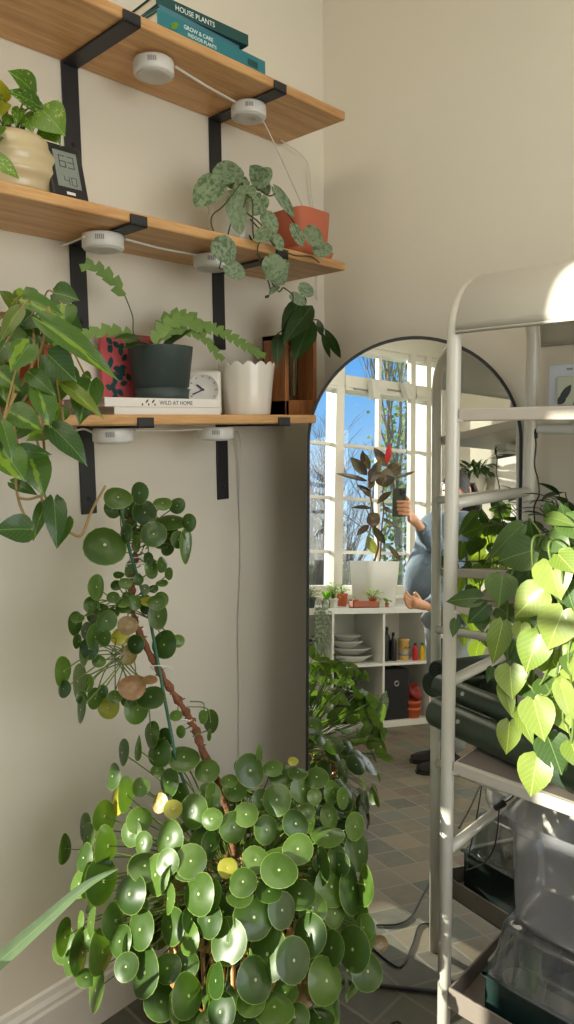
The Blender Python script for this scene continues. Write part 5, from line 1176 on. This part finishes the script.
# lower cubes
def fbox(x0, x1, label, ring):
    t = thing('storage_box', label, 'storage box', ((x0+x1)/2, -2.95, BZ+.001), 'black fabric boxes in the cube shelf')
    m = MB(); m.box((x0, -3.10, BZ+.001), (x1, -2.79, BZ+.335)); m.build('fabric_box', M['boxfab'], t, bev=.006)
    m = MB(); cz = BZ+.24; xc = (x0+x1)/2; m.tube([V((xc+.016*math.cos(a), -2.788, cz+.016*math.sin(a))) for a in [2*PI*k/20 for k in range(21)]], .0045, 8, cap=False); m.build('ring_handle', M['steel'], t)
fbox(2.103, 2.318, 'black fabric box with a metal ring in the lower right cube', 1)
fbox(1.715, 1.90, 'black fabric box in the lower middle cube behind the plants', 1)
xr_ = kx(412, 715, -2.80).x+.012
for i, (r, h, mat, l) in enumerate(((.056, .07, 'orangepot', 'orange terracotta pot at the bottom of the nest beside the black box'), (.054, .065, 'orangepot', 'orange terracotta pot nested second beside the black box'))):
    c = V((xr_, -2.815, BZ+.001+.05*i)); o = MB().lathe(pot_profile(r*.85, r, h, rim=.003, rimh=.02), c, 32).build('terracotta_pot', M[mat]); setp(o, l, 'pot', 'nested pots in the lower right cube')
c = V((xr_+.004, -2.815, BZ+.14)); Mt = Matrix.Rotation(math.radians(-62), 4, 'X') @ Matrix.Rotation(.3, 4, 'Y')
o = MB().lathe([(.0001, -.03), (.03, -.028), (.048, -.005), (.056, .03), (.053, .03), (.044, -.003), (.0001, -.02)], c+V((0, 0, .03)), 36, M=Mt).build('red_bowl', M['redpot']); setp(o, 'dark red bowl tipped on top of the nested orange pots', 'bowl')
# leafy peace-lily-like plant in front of the lower middle cube
p = mr(372, 722, 2, 0); c = V((min(p.x, 2.0), -2.66, 0)); c.x = mr(372, 700, 1, -2.66).x
t = thing('potted_lily', 'broad grey-leaved plant on a thin stake in front of the lower middle cube', 'plant', c)
pot(t, c, .045, .055, .09, M['potdark']); m = MB()
for a in range(9):
    an = a*.75; A = c+V((0, 0, .09)); B = A+V((.12*math.cos(an), .05*abs(math.sin(an)), .10+.05*math.sin(an*2)+.03*(a % 3)))
    leaf(m, A+(B-A)*.25, B, V((0, 1, .6)), .06, 'oval', .15, .25)
m.build('leaves', M['l_silver'], t); m = MB(); m.tube([c+V((.03, .02, .05)), c+V((.035, .03, .27))], .004, 8); m.build('stake', M['walnut'], t)

# unseen cabinet added to keep low sun off the lower rack
t = thing('sun_block_cabinet', 'white two-door cabinet added out of view beside the cube shelf to block low sun', 'cabinet', (.62, -2.95, 0))
m = MB(); m.box((.36, -3.11, 0), (.88, -2.80, 1.36)); m.build('carcass', M['kallax'], t, bev=.003)
for x0_, x1_ in ((.365, .617), (.623, .875)):
    m = MB(); m.box((x0_, -2.798, .04), (x1_, -2.782, 1.35)); dr_ = m.build('door', M['kallax'], t, bev=.002)
    m = MB(); xh = x1_-.03 if x0_ < .5 else x0_+.03; m.tube([(xh, -2.775, .7), (xh, -2.775, .82)], .005, 8); m.build('handle', M['steel'], dr_)

# boxes on the transom
for px, py, l in ((374, 390, 'white vent opener box on the window transom, left of the ivy tree'), (407, 391, 'white vent opener box on the window transom, tilted in front of the ivy tree')):
    p = mr(px, py, 1, YW+.06); t = thing('window_opener', l, 'window opener', (p.x, YW+.06, p.z-.06), 'openers on the window transom')
    R_ = Matrix.Translation(V((p.x, YW+.055, p.z))) @ Matrix.Rotation(math.radians(-8 if px < 380 else -22), 4, 'Y')
    m = MB(); m.box((-.028, -.03, -.065), (.028, .035, .065), R_, bev=.004); m.build('housing', M['white'], t)
    m = MB(); m.box((-.15, -.036, -.005), (-.032, -.028, .007), R_ @ Matrix.Rotation(math.radians(8 if px < 380 else 22), 4, 'Y')); m.build('chain_bar', M['slot'], t)
# right wall: hanging planter, cupboard
p = mr(472, 492, 0, XRW-.12)
t = thing('hanging_planter', 'white wall planter of drooping leaves on the right wall, seen through the rack', 'plant', (XRW-.09, p.y, p.z))
c = V((XRW-.085, p.y, p.z)); pot(t, c, .055, .075, .12, M['potwhite']); m = MB(); ms = MB()
for k in range(60):
    a = random.uniform(0, 2*PI); A = c+V((.06*math.cos(a), .07*math.sin(a), .12+random.uniform(0, .07))); d = V((math.cos(a)*.6-.2, math.sin(a), random.uniform(-1.1, .5))).normalized(); B = A+d*random.uniform(.08, .17)
    B.x = min(B.x, XRW-.005); leaf(m, A, B, V((-.5, 0, 1)), .028, 'long', .15, .3, nu=4)
m.build('leaves', M['l_dark'], t); m = MB(); m.box((XRW-.012, p.y-.03, p.z+.02), (XRW-.001, p.y+.03, p.z+.10)); m.build('wall_hook', M['white'], t)
p = mr(500, 460, 0, XRW); yd = p.y
m = MB(); m.box((XRW-.05, yd, .0), (XRW-.001, yd+.55, p.z)); t = m.build('wall_panel', M['trim'], bev=.003); setp(t, 'pale cupboard front against the right wall, reflected at the mirror edge', 'cupboard')
m = MB(); m.box((XRW-.056, yd+.05, 1.0), (XRW-.05, yd+.065, 1.12)); m.build('handle', M['steel'], t)
p = mr(495, 454, 0, XRW-.1); m = MB(); c = V((XRW-.09, p.y+.02, t.location.z+1.0)); zz = mr(500, 460, 0, XRW).z
c = V((XRW-.03, yd+.1, zz+.02)); m.tube([c+V((0, -.09, -.008)), c+V((0, -.06, 0)), c+V((0, .09, 0))], [.014, .017, .010], 12); o = m.build('torch', M['blackplastic']); setp(o, 'black torch lying on top of the pale cupboard', 'torch')

# ------------------------------------------------------------------ PERSON
def skinmesh(name, nodes, edges, sub=2):
    me = bpy.data.meshes.new(name); me.from_pydata([n_[0] for n_ in nodes], edges, []); o = bpy.data.objects.new(name, me); COL.objects.link(o)
    o.modifiers.new('k', 'SKIN')
    me.skin_vertices  # layer is created by the modifier
    for i, n_ in enumerate(nodes):
        r = n_[1]; r = (r, r) if not isinstance(r, tuple) else r
        me.skin_vertices[0].data[i].radius = r
    me.skin_vertices[0].data[0].use_root = True
    md_ = o.modifiers.new('u', 'SUBSURF'); md_.levels = sub; md_.render_levels = sub
    dg = bpy.context.evaluated_depsgraph_get(); dg.update(); ev = o.evaluated_get(dg); out = bpy.data.meshes.new_from_object(ev)
    COL.objects.unlink(o); bpy.data.objects.remove(o); return out
FWD = V((-.95, .312, 0)).normalized(); LAT = V((.312, .95, 0)).normalized(); UPZ = V((0, 0, 1))
PB = V((2.00, -1.99, 0))
person = thing('person', 'person in blue-grey sweatshirt and grey trousers photographing with a phone, other hand under belly', 'person', PB)
pel = PB+V((.0, 0, .86)); chest = PB+V((.0, 0, 1.20)); neck = PB-FWD*.05+V((0, 0, 1.36)); headc = PB-FWD*.09+V((0, 0, 1.51))
shA = PB + LAT*.155 + V((0, 0, 1.31)); shB = PB - LAT*.15 + V((0, 0, 1.31))
elA = shA + V((.03, .0, -.27)) - FWD*.02; wrA = mr(425, 604, 1, -1.68)
elB = mr(441, 553, 1, -1.97); wrB = mr(420.5, 527, 1, -1.765)
# hand holding the phone: palm point and fingers wrap the phone
PHc = CAM - MN*0  # phone frame
phX, phY, phZ = CR.copy(), CU.copy(), CF.copy()           # right, up, towards the room corner
phO = CAM - phX*.017 - phY*.053 - phZ*.016
palm = phO - phY*.030 + phX*.052 - phZ*.020
palm = mr(411, 517, 1, -1.715)
nodes = []; edges = []
def nd(p, r, par=None):
    nodes.append((V(p)-PB, r)); i = len(nodes)-1
    if par is not None: edges.append((par, i))
    return i
i0 = nd(pel, (.115, .10)); i1 = nd(PB+V((0, 0, 1.02)), (.12, .105), i0); i2 = nd(chest, (.13, .10), i1); i3 = nd(neck+V((0, 0, -.03)), .062, i2); i4 = nd(neck+V((0, 0, .05)), .05, i3); i5 = nd(headc+V((0, 0, -.03)), (.062, .07), i4); nd(headc+V((0, 0, .05)), (.068, .075), i5)
def arm(sh, el, wr, palm_, fingers):
    a = nd(sh, .055, i2); b_ = nd((sh+el)/2, .045, a); c_ = nd(el, .038, b_); d_ = nd((el+wr)/2, .034, c_); e_ = nd(wr, .024, d_); f_ = nd((wr+palm_)/2, (.026, .02), e_); g_ = nd(palm_, (.03, .017), f_)
    for base, pts in fingers:
        h_ = nd(base, .0105, g_)
        for j, q in enumerate(pts): h_ = nd(q, (.0095, .0088, .0078)[min(j, 2)], h_)
fa = (palm-wrB).normalized()
fing = []
edge = phO + phX*.0375
for k in range(4):
    y = -.030 + .0205*(1.5-k)*1.0
    kn = palm + fa*.022 + phY*(.0205*(1.5-k))*.9
    e1 = edge + phY*(y-.0) + phX*.012 - phZ*.002
    e2 = phO + phX*.022 + phY*(y+.002) + phZ*.016
    e3 = phO + phX*(-.012+.006*(k == 3)) + phY*(y+.004) + phZ*.0165
    fing.append((kn, [e1, e2, e3]))
th0 = palm + phY*.01 - phZ*.012; fing.append((th0, [phO + phX*.042 + phY*.018 - phZ*.016, phO + phX*.022 + phY*.034 - phZ*.017]))
arm(shB, elB, wrB, palm, fing)
pa = mr(414, 603, 1, -1.745); wrA = mr(427, 606, 1, -1.73)
a_i = nd(shA, .055, i2); b_i = nd((shA+elA)/2, .045, a_i); c_i = nd(elA, .038, b_i); d_i = nd((elA+wrA)/2, .034, c_i); nd(wrA, .024, d_i)
hand_low = []
dH = (pa-wrA).normalized(); pn = dH.cross(UPZ).normalized(); upH = pn.cross(dH).normalized()
if upH.z < 0: upH = -upH
hand_low.append(([wrA-dH*.03, wrA, (wrA+pa)/2, pa, pa+dH*.012], [.024, .023, .027, .029, .024]))
for k in range(4):
    kn = pa + dH*.004 + upH*(.0175*(1.5-k)); Lf = (.9, 1.0, .93, .75)[k]
    hand_low.append(([kn, kn+dH*.026*Lf, kn+dH*.046*Lf+upH*.010, kn+dH*.058*Lf+upH*.024], [.0095, .009, .0083, .007]))
hand_low.append(([pa-dH*.03+upH*.018, pa-dH*.012+upH*.040, pa+dH*.010+upH*.054], [.012, .0105, .0085]))
ftL = V((1.86, -1.74, .05)); ftR = V((1.95, -1.92, .05)); FTD = V((-.88, -.47, 0)).normalized(); FTL = V((-.47, .88, 0)).normalized()
for ft, s_ in ((ftL, 1), (ftR, -1)):
    hp_ = PB - FWD*.04 + LAT*.08*s_ + V((0, 0, .84)); kn = (hp_*.45+ft*.55)+FWD*.03; kn.z = .47
    a = nd(hp_, .085, i0); b_ = nd(kn, .055, a); c_ = nd(V((ft.x, ft.y, .25)), .045, b_); d_ = nd(V((ft.x, ft.y, .08)), .035, c_); e_ = nd(V((ft.x, ft.y, .045))+FTD*.07, (.035, .025), d_); nd(V((ft.x, ft.y, .04))+FTD*.15, (.034, .02), e_)
me = skinmesh('b', nodes, edges, 2)
mb = MB(); mb.bm.from_mesh(me)
# head: shaped skull with face
def head(mb):
    yv = FWD; xv = LAT
    H_ = headc - PB; N1, N2 = 28, 22
    rows = []
    for i in range(N2+1):
        th = PI*i/N2; row = []
        for k in range(N1):
            ph = 2*PI*k/N1; x = math.sin(th)*math.sin(ph); y = math.sin(th)*math.cos(ph); z = math.cos(th)
            sx_ = .072*(1-.18*max(0, -z)**1.5); sy_ = .092*(1-.10*max(0, -z)); sz = .115
            p = V((x*sx_, y*sy_, z*sz))
            f = max(0, y)**3
            ax = abs(x)
            # brow, eye hollows, nose, mouth, chin
            p.y += f*(.005*math.exp(-((z-.18)/.12)**2)) - .008*math.exp(-((ax-.42)/.18)**2-((z-.02)/.14)**2)*f*1.4
            p.y += .024*math.exp(-(x/.13)**2-((z+.20)/.15)**2)*f + .009*math.exp(-(x/.12)**2-((z-.0)/.15)**2)*f
            p.y += .007*math.exp(-(x/.32)**2-((z+.50)/.07)**2)*f - .004*math.exp(-(x/.3)**2-((z+.56)/.03)**2)*f + .010*math.exp(-(x/.3)**2-((z+.82)/.14)**2)*f
            row.append(mb.bm.verts.new(H_ + xv*p.x + yv*p.y + UPZ*p.z))
        rows.append(row)
    for i in range(N2):
        for k in range(N1): mb.face([rows[i][k], rows[i][(k+1) % N1], rows[i+1][(k+1) % N1], rows[i+1][k]], 0, True)
    for s_ in (1, -1):   # ears
        c_ = H_ + xv*.073*s_ + UPZ*-.005 - yv*.005
        mb.tube([c_+UPZ*.028, c_+UPZ*.03-yv*.012+xv*.006*s_, c_-yv*.016+xv*.010*s_, c_-UPZ*.022-yv*.006+xv*.004*s_, c_-UPZ*.028], [.005, .007, .008, .006, .004], 8)
head(mb)
for P_h, r_h in hand_low: mb.tube([p_-PB for p_ in P_h], r_h, 12)
me2 = bpy.data.meshes.new('body'); mb.bm.to_mesh(me2); mb.bm.free()
body = bpy.data.objects.new('body', me2); COL.objects.link(body); me2.materials.append(M['skin'])
r_ = body.modifiers.new('r', 'REMESH'); r_.mode = 'VOXEL'; r_.voxel_size = .0042; r_.use_smooth_shade = True
s_ = body.modifiers.new('s', 'SMOOTH'); s_.factor = .5; s_.iterations = 2
body.parent = person; WL[body.name] = PB
# eyes
m = MB()
for s_ in (1, -1): m.lathe([(.0001, -.006), (.008, -.004), (.009, .003), (.0001, .006)], headc + LAT*.03*s_ + FWD*.077 + UPZ*.004, 14)
m.build('eyes', M['ink'], person)
# clothes
nodes = []; edges = []
i0 = nd(PB+FWD*.05+V((0, 0, .90)), (.165, .155)); i1 = nd(PB+FWD*.14+V((0, 0, .97)), (.185, .185), i0); i2 = nd(PB+FWD*.155+V((0, 0, 1.03)), (.18, .19), i1); i3 = nd(PB+FWD*.01+V((0, 0, 1.19)), (.165, .135), i2); i4 = nd(PB+V((0, 0, 1.30)), (.13, .10), i3); i5 = nd(neck+V((0, 0, .0)), (.075, .075), i4)
def sleeve(sh, el, wr):
    a = nd(sh, .082, i4); b_ = nd((sh+el)/2, .078, a); c_ = nd(el, .072, b_); d_ = nd((el+wr)/2, .060, c_); w_ = wr + (el-wr).normalized()*.045; e_ = nd(w_, .044, d_); nd(wr+(el-wr).normalized()*.02, .036, e_)
sleeve(shB, elB, wrB); sleeve(shA, elA, wrA)
me = skinmesh('s', nodes, edges, 2); me.name = 'sweatshirt'
o = bpy.data.objects.new('sweatshirt', me); COL.objects.link(o); me.materials.clear(); me.materials.append(M['denim']); o.parent = person; WL[o.name] = PB
for p_ in me.polygons: p_.use_smooth = True
tx = bpy.data.textures.new('folds', 'CLOUDS'); tx.noise_scale = .09; tx.noise_depth = 2
u_ = o.modifiers.new('u', 'SUBSURF'); u_.levels = 1; u_.render_levels = 1
d_ = o.modifiers.new('d', 'DISPLACE'); d_.texture = tx; d_.strength = .022; d_.mid_level = .5; d_.texture_coords = 'LOCAL'
m = MB()
hem = PB+FWD*.04+V((0, 0, .0)); m.lathe([(.165, .845), (.172, .85), (.176, .875), (.172, .90), (.165, .905)], hem, 40, M=Matrix(((LAT.x*.95, FWD.x*1.08, 0), (LAT.y*.95, FWD.y*1.08, 0), (0, 0, 1))).to_4x4()); m.build('hem_band', M['denim'], person)
for wr_, el_ in ((wrB, elB), (wrA, elA)):
    m = MB(); dd = (el_-wr_).normalized(); m.tube([wr_+dd*.004, wr_+dd*.008, wr_+dd*.045, wr_+dd*.05], [.028, .033, .035, .030], 20); m.build('cuff', M['denim'], person)
nodes = []; edges = []
i0 = nd(PB+FWD*.02+V((0, 0, .87)), (.15, .145))
for ft, s_ in ((ftL, 1), (ftR, -1)):
    hp_ = PB - FWD*.05 + LAT*.08*s_ + V((0, 0, .76)); kn = (hp_*.45+ft*.55)+FWD*.03; kn.z = .47
    a = nd(hp_, .098, i0); b_ = nd(kn, .078, a); c_ = nd(V((ft.x, ft.y, .22)), .072, b_); nd(V((ft.x, ft.y, .10)), .066, c_)
me = skinmesh('t', nodes, edges, 2); me.name = 'trousers'; o = bpy.data.objects.new('trousers', me); COL.objects.link(o); me.materials.clear(); me.materials.append(M['trouser']); o.parent = person; WL[o.name] = PB
for p_ in me.polygons: p_.use_smooth = True
# hair
m = MB(); N1, N2 = 32, 18; rows = []
for i in range(N2+1):
    th = PI*.62*i/N2; row = []
    for k in range(N1):
        ph = 2*PI*k/N1; y = math.cos(ph)*math.sin(th); x = math.sin(ph)*math.sin(th); z = math.cos(th)
        tt = th*(1 - .42*max(0, math.cos(ph))); y = math.cos(ph)*math.sin(tt); x = math.sin(ph)*math.sin(tt); z = math.cos(tt)
        w_ = 1 + .012*math.sin(ph*17+i)
        row.append(m.bm.verts.new(headc + LAT*x*.082*w_ + FWD*(y*.100*w_-.006) + UPZ*(z*.124+.003)))
    rows.append(row)
for i in range(N2):
    for k in range(N1): m.face([rows[i][k], rows[i][(k+1) % N1], rows[i+1][(k+1) % N1], rows[i+1][k]], 0, True)
bk = headc - FWD*.075
for k in range(9):
    q = (k-4)*.018; m.tube(smooth_path([headc-FWD*.06+LAT*q+UPZ*.05, bk-FWD*.02+LAT*q*1.2-UPZ*.03, bk-FWD*.03+LAT*q*1.2-UPZ*.11, bk-FWD*.015+LAT*q-UPZ*.17]), [.016]*6+[.02]*6+[.016]*6+[.006], 8)
m.build('hair', M['hair'], person)
# shoes
for ft in (ftL, ftR):
    m = MB(); prof = [(-.05, .036, .05), (-.02, .042, .085), (.04, .042, .08), (.10, .047, .055), (.16, .044, .042), (.195, .024, .028)]; rows = []
    for y, w_, h_ in prof:
        rows.append([m.bm.verts.new(V((ft.x, ft.y, 0)) + FTD*y + FTL*w_*math.cos(a) + UPZ*(.012+max(0, h_*math.sin(a)) if math.sin(a) > 0 else .012)) for a in [2*PI*k/16 for k in range(16)]])
    for i in range(len(rows)-1):
        for k in range(16): m.face([rows[i][k], rows[i][(k+1) % 16], rows[i+1][(k+1) % 16], rows[i+1][k]], 0, True)
    m.face(rows[0][::-1]); m.face(rows[-1]); sh_ = m.build('shoe', M['boxfab'], person)
    m = MB(); P = []; vs_ = []
    for z in (.0005, .014): vs_.append([m.bm.verts.new(V((ft.x, ft.y, z)) + FTD*y + FTL*x) for x, y in [(.03, -.055), (.043, -.02), (.045, .06), (.05, .11), (.045, .17), (.02, .203), (-.02, .203), (-.045, .17), (-.05, .11), (-.045, .06), (-.043, -.02), (-.03, -.055)]])
    m.face(vs_[0][::-1]); m.face(vs_[1]); 
    for k in range(12): m.face([vs_[0][k], vs_[0][(k+1) % 12], vs_[1][(k+1) % 12], vs_[1][k]])
    m.build('sole', M['blackplastic'], sh_)
# phone
ph_ = thing('phone', 'grey-green phone held up to the mirror in the raised hand', 'phone', phO)
Mp = Matrix((phX, phY, phZ)).transposed().to_4x4(); Mp.translation = phO
m = MB(); m.box((-.036, -.073, -.004), (.036, .073, .004), Mp, bev=.0035); m.build('case', M['phone'], ph_)
m = MB(); m.box((-.034, -.071, -.0048), (.034, .071, -.0038), Mp); m.build('screen', M['blackplastic'], ph_)
m = MB(); m.box((-.002, .034, .004), (.033, .070, .0055), Mp, bev=.001); m.build('camera_bump', M['phone'], ph_)
for x, y in ((.008, .043), (.008, .061), (.024, .052)):
    m = MB(); m.lathe([(.0001, .0055), (.0065, .0055), (.0062, .0068), (.0001, .0068)], (0, 0, 0), 20, M=Mp @ Matrix.Translation((x, y, 0))); m.build('camera_lens', M['blackplastic'], ph_)

# ------------------------------------------------------------------ OUTSIDE
m = MB(); m.box((-40, -60, -.45), (45, YW-.2, -.40)); o = m.build('lawn', M['grass'], loc=(0, 0, 0)); o['kind'] = 'structure'
random.seed(21)
def tree(label, base, h, seed, spread=.55, foliage=None, fl=0, group='bare trees outside the window', dens=1, tr=.012, col=None):
    rnd = random.Random(seed); t = thing('tree', label, 'tree', base, group); mb = MB(); tips = []
    def br_(p, d, L, r, lv):
        q = p + d*L; mid = (p+q)/2 + V((rnd.uniform(-1, 1), rnd.uniform(-1, 1), rnd.uniform(-.4, .4)))*L*.07
        mb.tube([p, mid, q], [r, r*.85, r*.62], 5 if lv else 8, cap=False)
        if lv >= 5: tips.append(q); return
        if lv >= 2: tips.append(q)
        for k in range(3 if lv < 4 else 2+dens):
            a = rnd.uniform(0, 2*PI); s_ = spread*rnd.uniform(.5, 1.3); n_ = (d + V((math.cos(a)*s_, math.sin(a)*s_, rnd.uniform(-.1, .35)))).normalized(); br_(q if k else mid, n_, L*rnd.uniform(.62, .82), r*.58, lv+1)
    br_(V(base), V((0, 0, 1)), h*.30, h*tr, 0); mb.build('trunk_and_branches', M['twig'], t)
    if fl:
        m = MB()
        for k in range(fl):
            p = V((base[0]+rnd.gauss(0, .17), base[1]+rnd.gauss(0, .2), rnd.uniform(-.3, 6.8)))+V((.12*math.sin(k), 0, 0)); d = V((rnd.uniform(-1, 1), rnd.uniform(-1, 1), rnd.uniform(-1, .6))).normalized()*.075
            s_ = d.orthogonal().normalized()*.032; v = [m.bm.verts.new(x) for x in (p, p+d*.5+s_, p+d, p+d*.5-s_)]; m.face(v, 0, False, [(.5, 0), (.9, .5), (.5, 1), (.1, .5)], (rnd.random(), 0, 0, 1))
        m.build('foliage', foliage, t)
    return t
def far(px, py, Y): p = mr(px, py, 1, Y); return V((p.x, Y, -.42))
tree('bare tree outside, behind the rubber plant', far(352, 520, -9.5), 4.3, 3)
tree('bare tree outside, at the left edge of the mirror', far(318, 520, -12), 4.6, 5)
tree('distant bare tree outside, between the rubber plant and the left post', far(336, 520, -16), 5.6, 8)
tree('tall ivy-clad tree outside, right of the rubber plant', far(400, 500, -7.5), 7.2, 11, spread=.16, foliage=M['l_ivy'], fl=2600, group=None, tr=.008)
tree('slim bare tree outside behind the ivy-clad tree', far(385, 520, -14), 5.4, 15)
# low hedge: twiggy shrubs
for i in range(6):
    rnd = random.Random(100+i); c = V((1.6+i*1.5, -9.0+(i % 2)*-1.6, -.41)); t = thing('shrub', 'twiggy leafless shrub outside in the thicket beyond the window', 'shrub', c, 'winter shrubs outside the window')
    m = MB(); m2 = MB()
    for k in range(150):
        a = rnd.uniform(0, 2*PI); e = rnd.uniform(.9, 1.5); L = rnd.uniform(1.0, 3.1); d = V((math.cos(a)*math.cos(e)*.8, math.sin(a)*math.cos(e)*.8, math.sin(e))); q = c+d*L
        m.tube([c+V((rnd.uniform(-.2, .2), rnd.uniform(-.2, .2), 0)), c+d*L*.5+V((0, 0, .05)), q], [.011, .007, .003], 4, cap=False)
        for j in range(9):
            p = c+d*L*rnd.uniform(.3, 1); d2 = (V((rnd.uniform(-1, 1), rnd.uniform(-1, 1), rnd.uniform(-.1, 1)))*.8+d).normalized(); m.tube([p, p+d2*.36], [.004, .0018], 3, cap=False)
            if j < 4 and L < 1.9:
                s_ = d2.orthogonal().normalized()*.03; p2 = p+d2*.2; v = [m2.bm.verts.new(x) for x in (p2, p2+d2*.05+s_, p2+d2*.1, p2+d2*.05-s_)]; m2.face(v, 0, False, [(.5, 0), (.9, .5), (.5, 1), (.1, .5)], (rnd.random(), 0, 0, 1))
    m.build('twigs', M['twig'], t); m2.build('leaves', M['l_ivy'], t)

# ================================================================== LIGHT, SKY, CAMERA
SUN_AZ, SUN_EL, SUN_E = math.radians(12), math.radians(16.5), 12.5
sd = V((math.sin(SUN_AZ)*math.cos(SUN_EL), math.cos(SUN_AZ)*math.cos(SUN_EL), -math.sin(SUN_EL)))
l = bpy.data.lights.new('sun', 'SUN'); l.energy = SUN_E; l.angle = math.radians(.55); l.color = (1, .93, .78)
o = bpy.data.objects.new('sun', l); COL.objects.link(o); o.rotation_euler = sd.to_track_quat('-Z', 'Y').to_euler()
def area(name, loc, direc, sx, sy, e, col):
    l = bpy.data.lights.new(name, 'AREA'); l.shape = 'RECTANGLE'; l.size = sx; l.size_y = sy; l.energy = e; l.color = col
    o = bpy.data.objects.new(name, l); COL.objects.link(o); o.location = loc; o.rotation_euler = V(direc).to_track_quat('-Z', 'Y').to_euler(); return o
area('fill_right_window', (XRW-.02, (RW0+RW1)/2, (RZ0+RZ1)/2), (-1, 0, 0), RZ1-RZ0, RW1-RW0, 24, (1, .97, .93))  # added soft side fill, set in the unseen window opening
area('ceiling_fill', (.9, -2.0, H-.03), (0, 0, -1), 1.6, 1.6, 20, (1, .90, .72))  # added warm overhead fill, no fitting there
W_ = bpy.data.worlds.new('sky'); SC.world = W_; W_.use_nodes = True; nt = W_.node_tree; bg = nt.nodes['Background']
tc = nt.nodes.new('ShaderNodeTexCoord'); sx = nt.nodes.new('ShaderNodeSeparateXYZ'); rp_ = nt.nodes.new('ShaderNodeValToRGB')
nt.links.new(tc.outputs['Generated'], sx.inputs[0]); nt.links.new(sx.outputs[2], rp_.inputs[0]); nt.links.new(rp_.outputs[0], bg.inputs[0])
e = rp_.color_ramp.elements; e[0].position = 0; e[0].color = (.55, .70, .85, 1); e[1].position = .6; e[1].color = (.07, .27, .75, 1)
x_ = e.new(.12); x_.color = (.28, .52, .84, 1); x_ = e.new(.28); x_.color = (.11, .37, .84, 1)
bg.inputs[1].default_value = 1.35

cam = bpy.data.cameras.new('camera'); co = bpy.data.objects.new('camera', cam); COL.objects.link(co)
cam.sensor_fit = 'VERTICAL'; cam.sensor_height = 24; cam.lens = 24*F_PX/1024; cam.clip_start = .03; cam.clip_end = 200
Mx = Matrix((CR, CU, -CF)).transposed().to_4x4(); Mx.translation = CAM; co.matrix_world = Mx
SC.camera = co
SC.view_settings.view_transform = 'Standard'; SC.view_settings.look = 'None'; SC.view_settings.gamma = 1; SC.view_settings.use_curve_mapping = False
SC.view_settings.exposure = 0.0
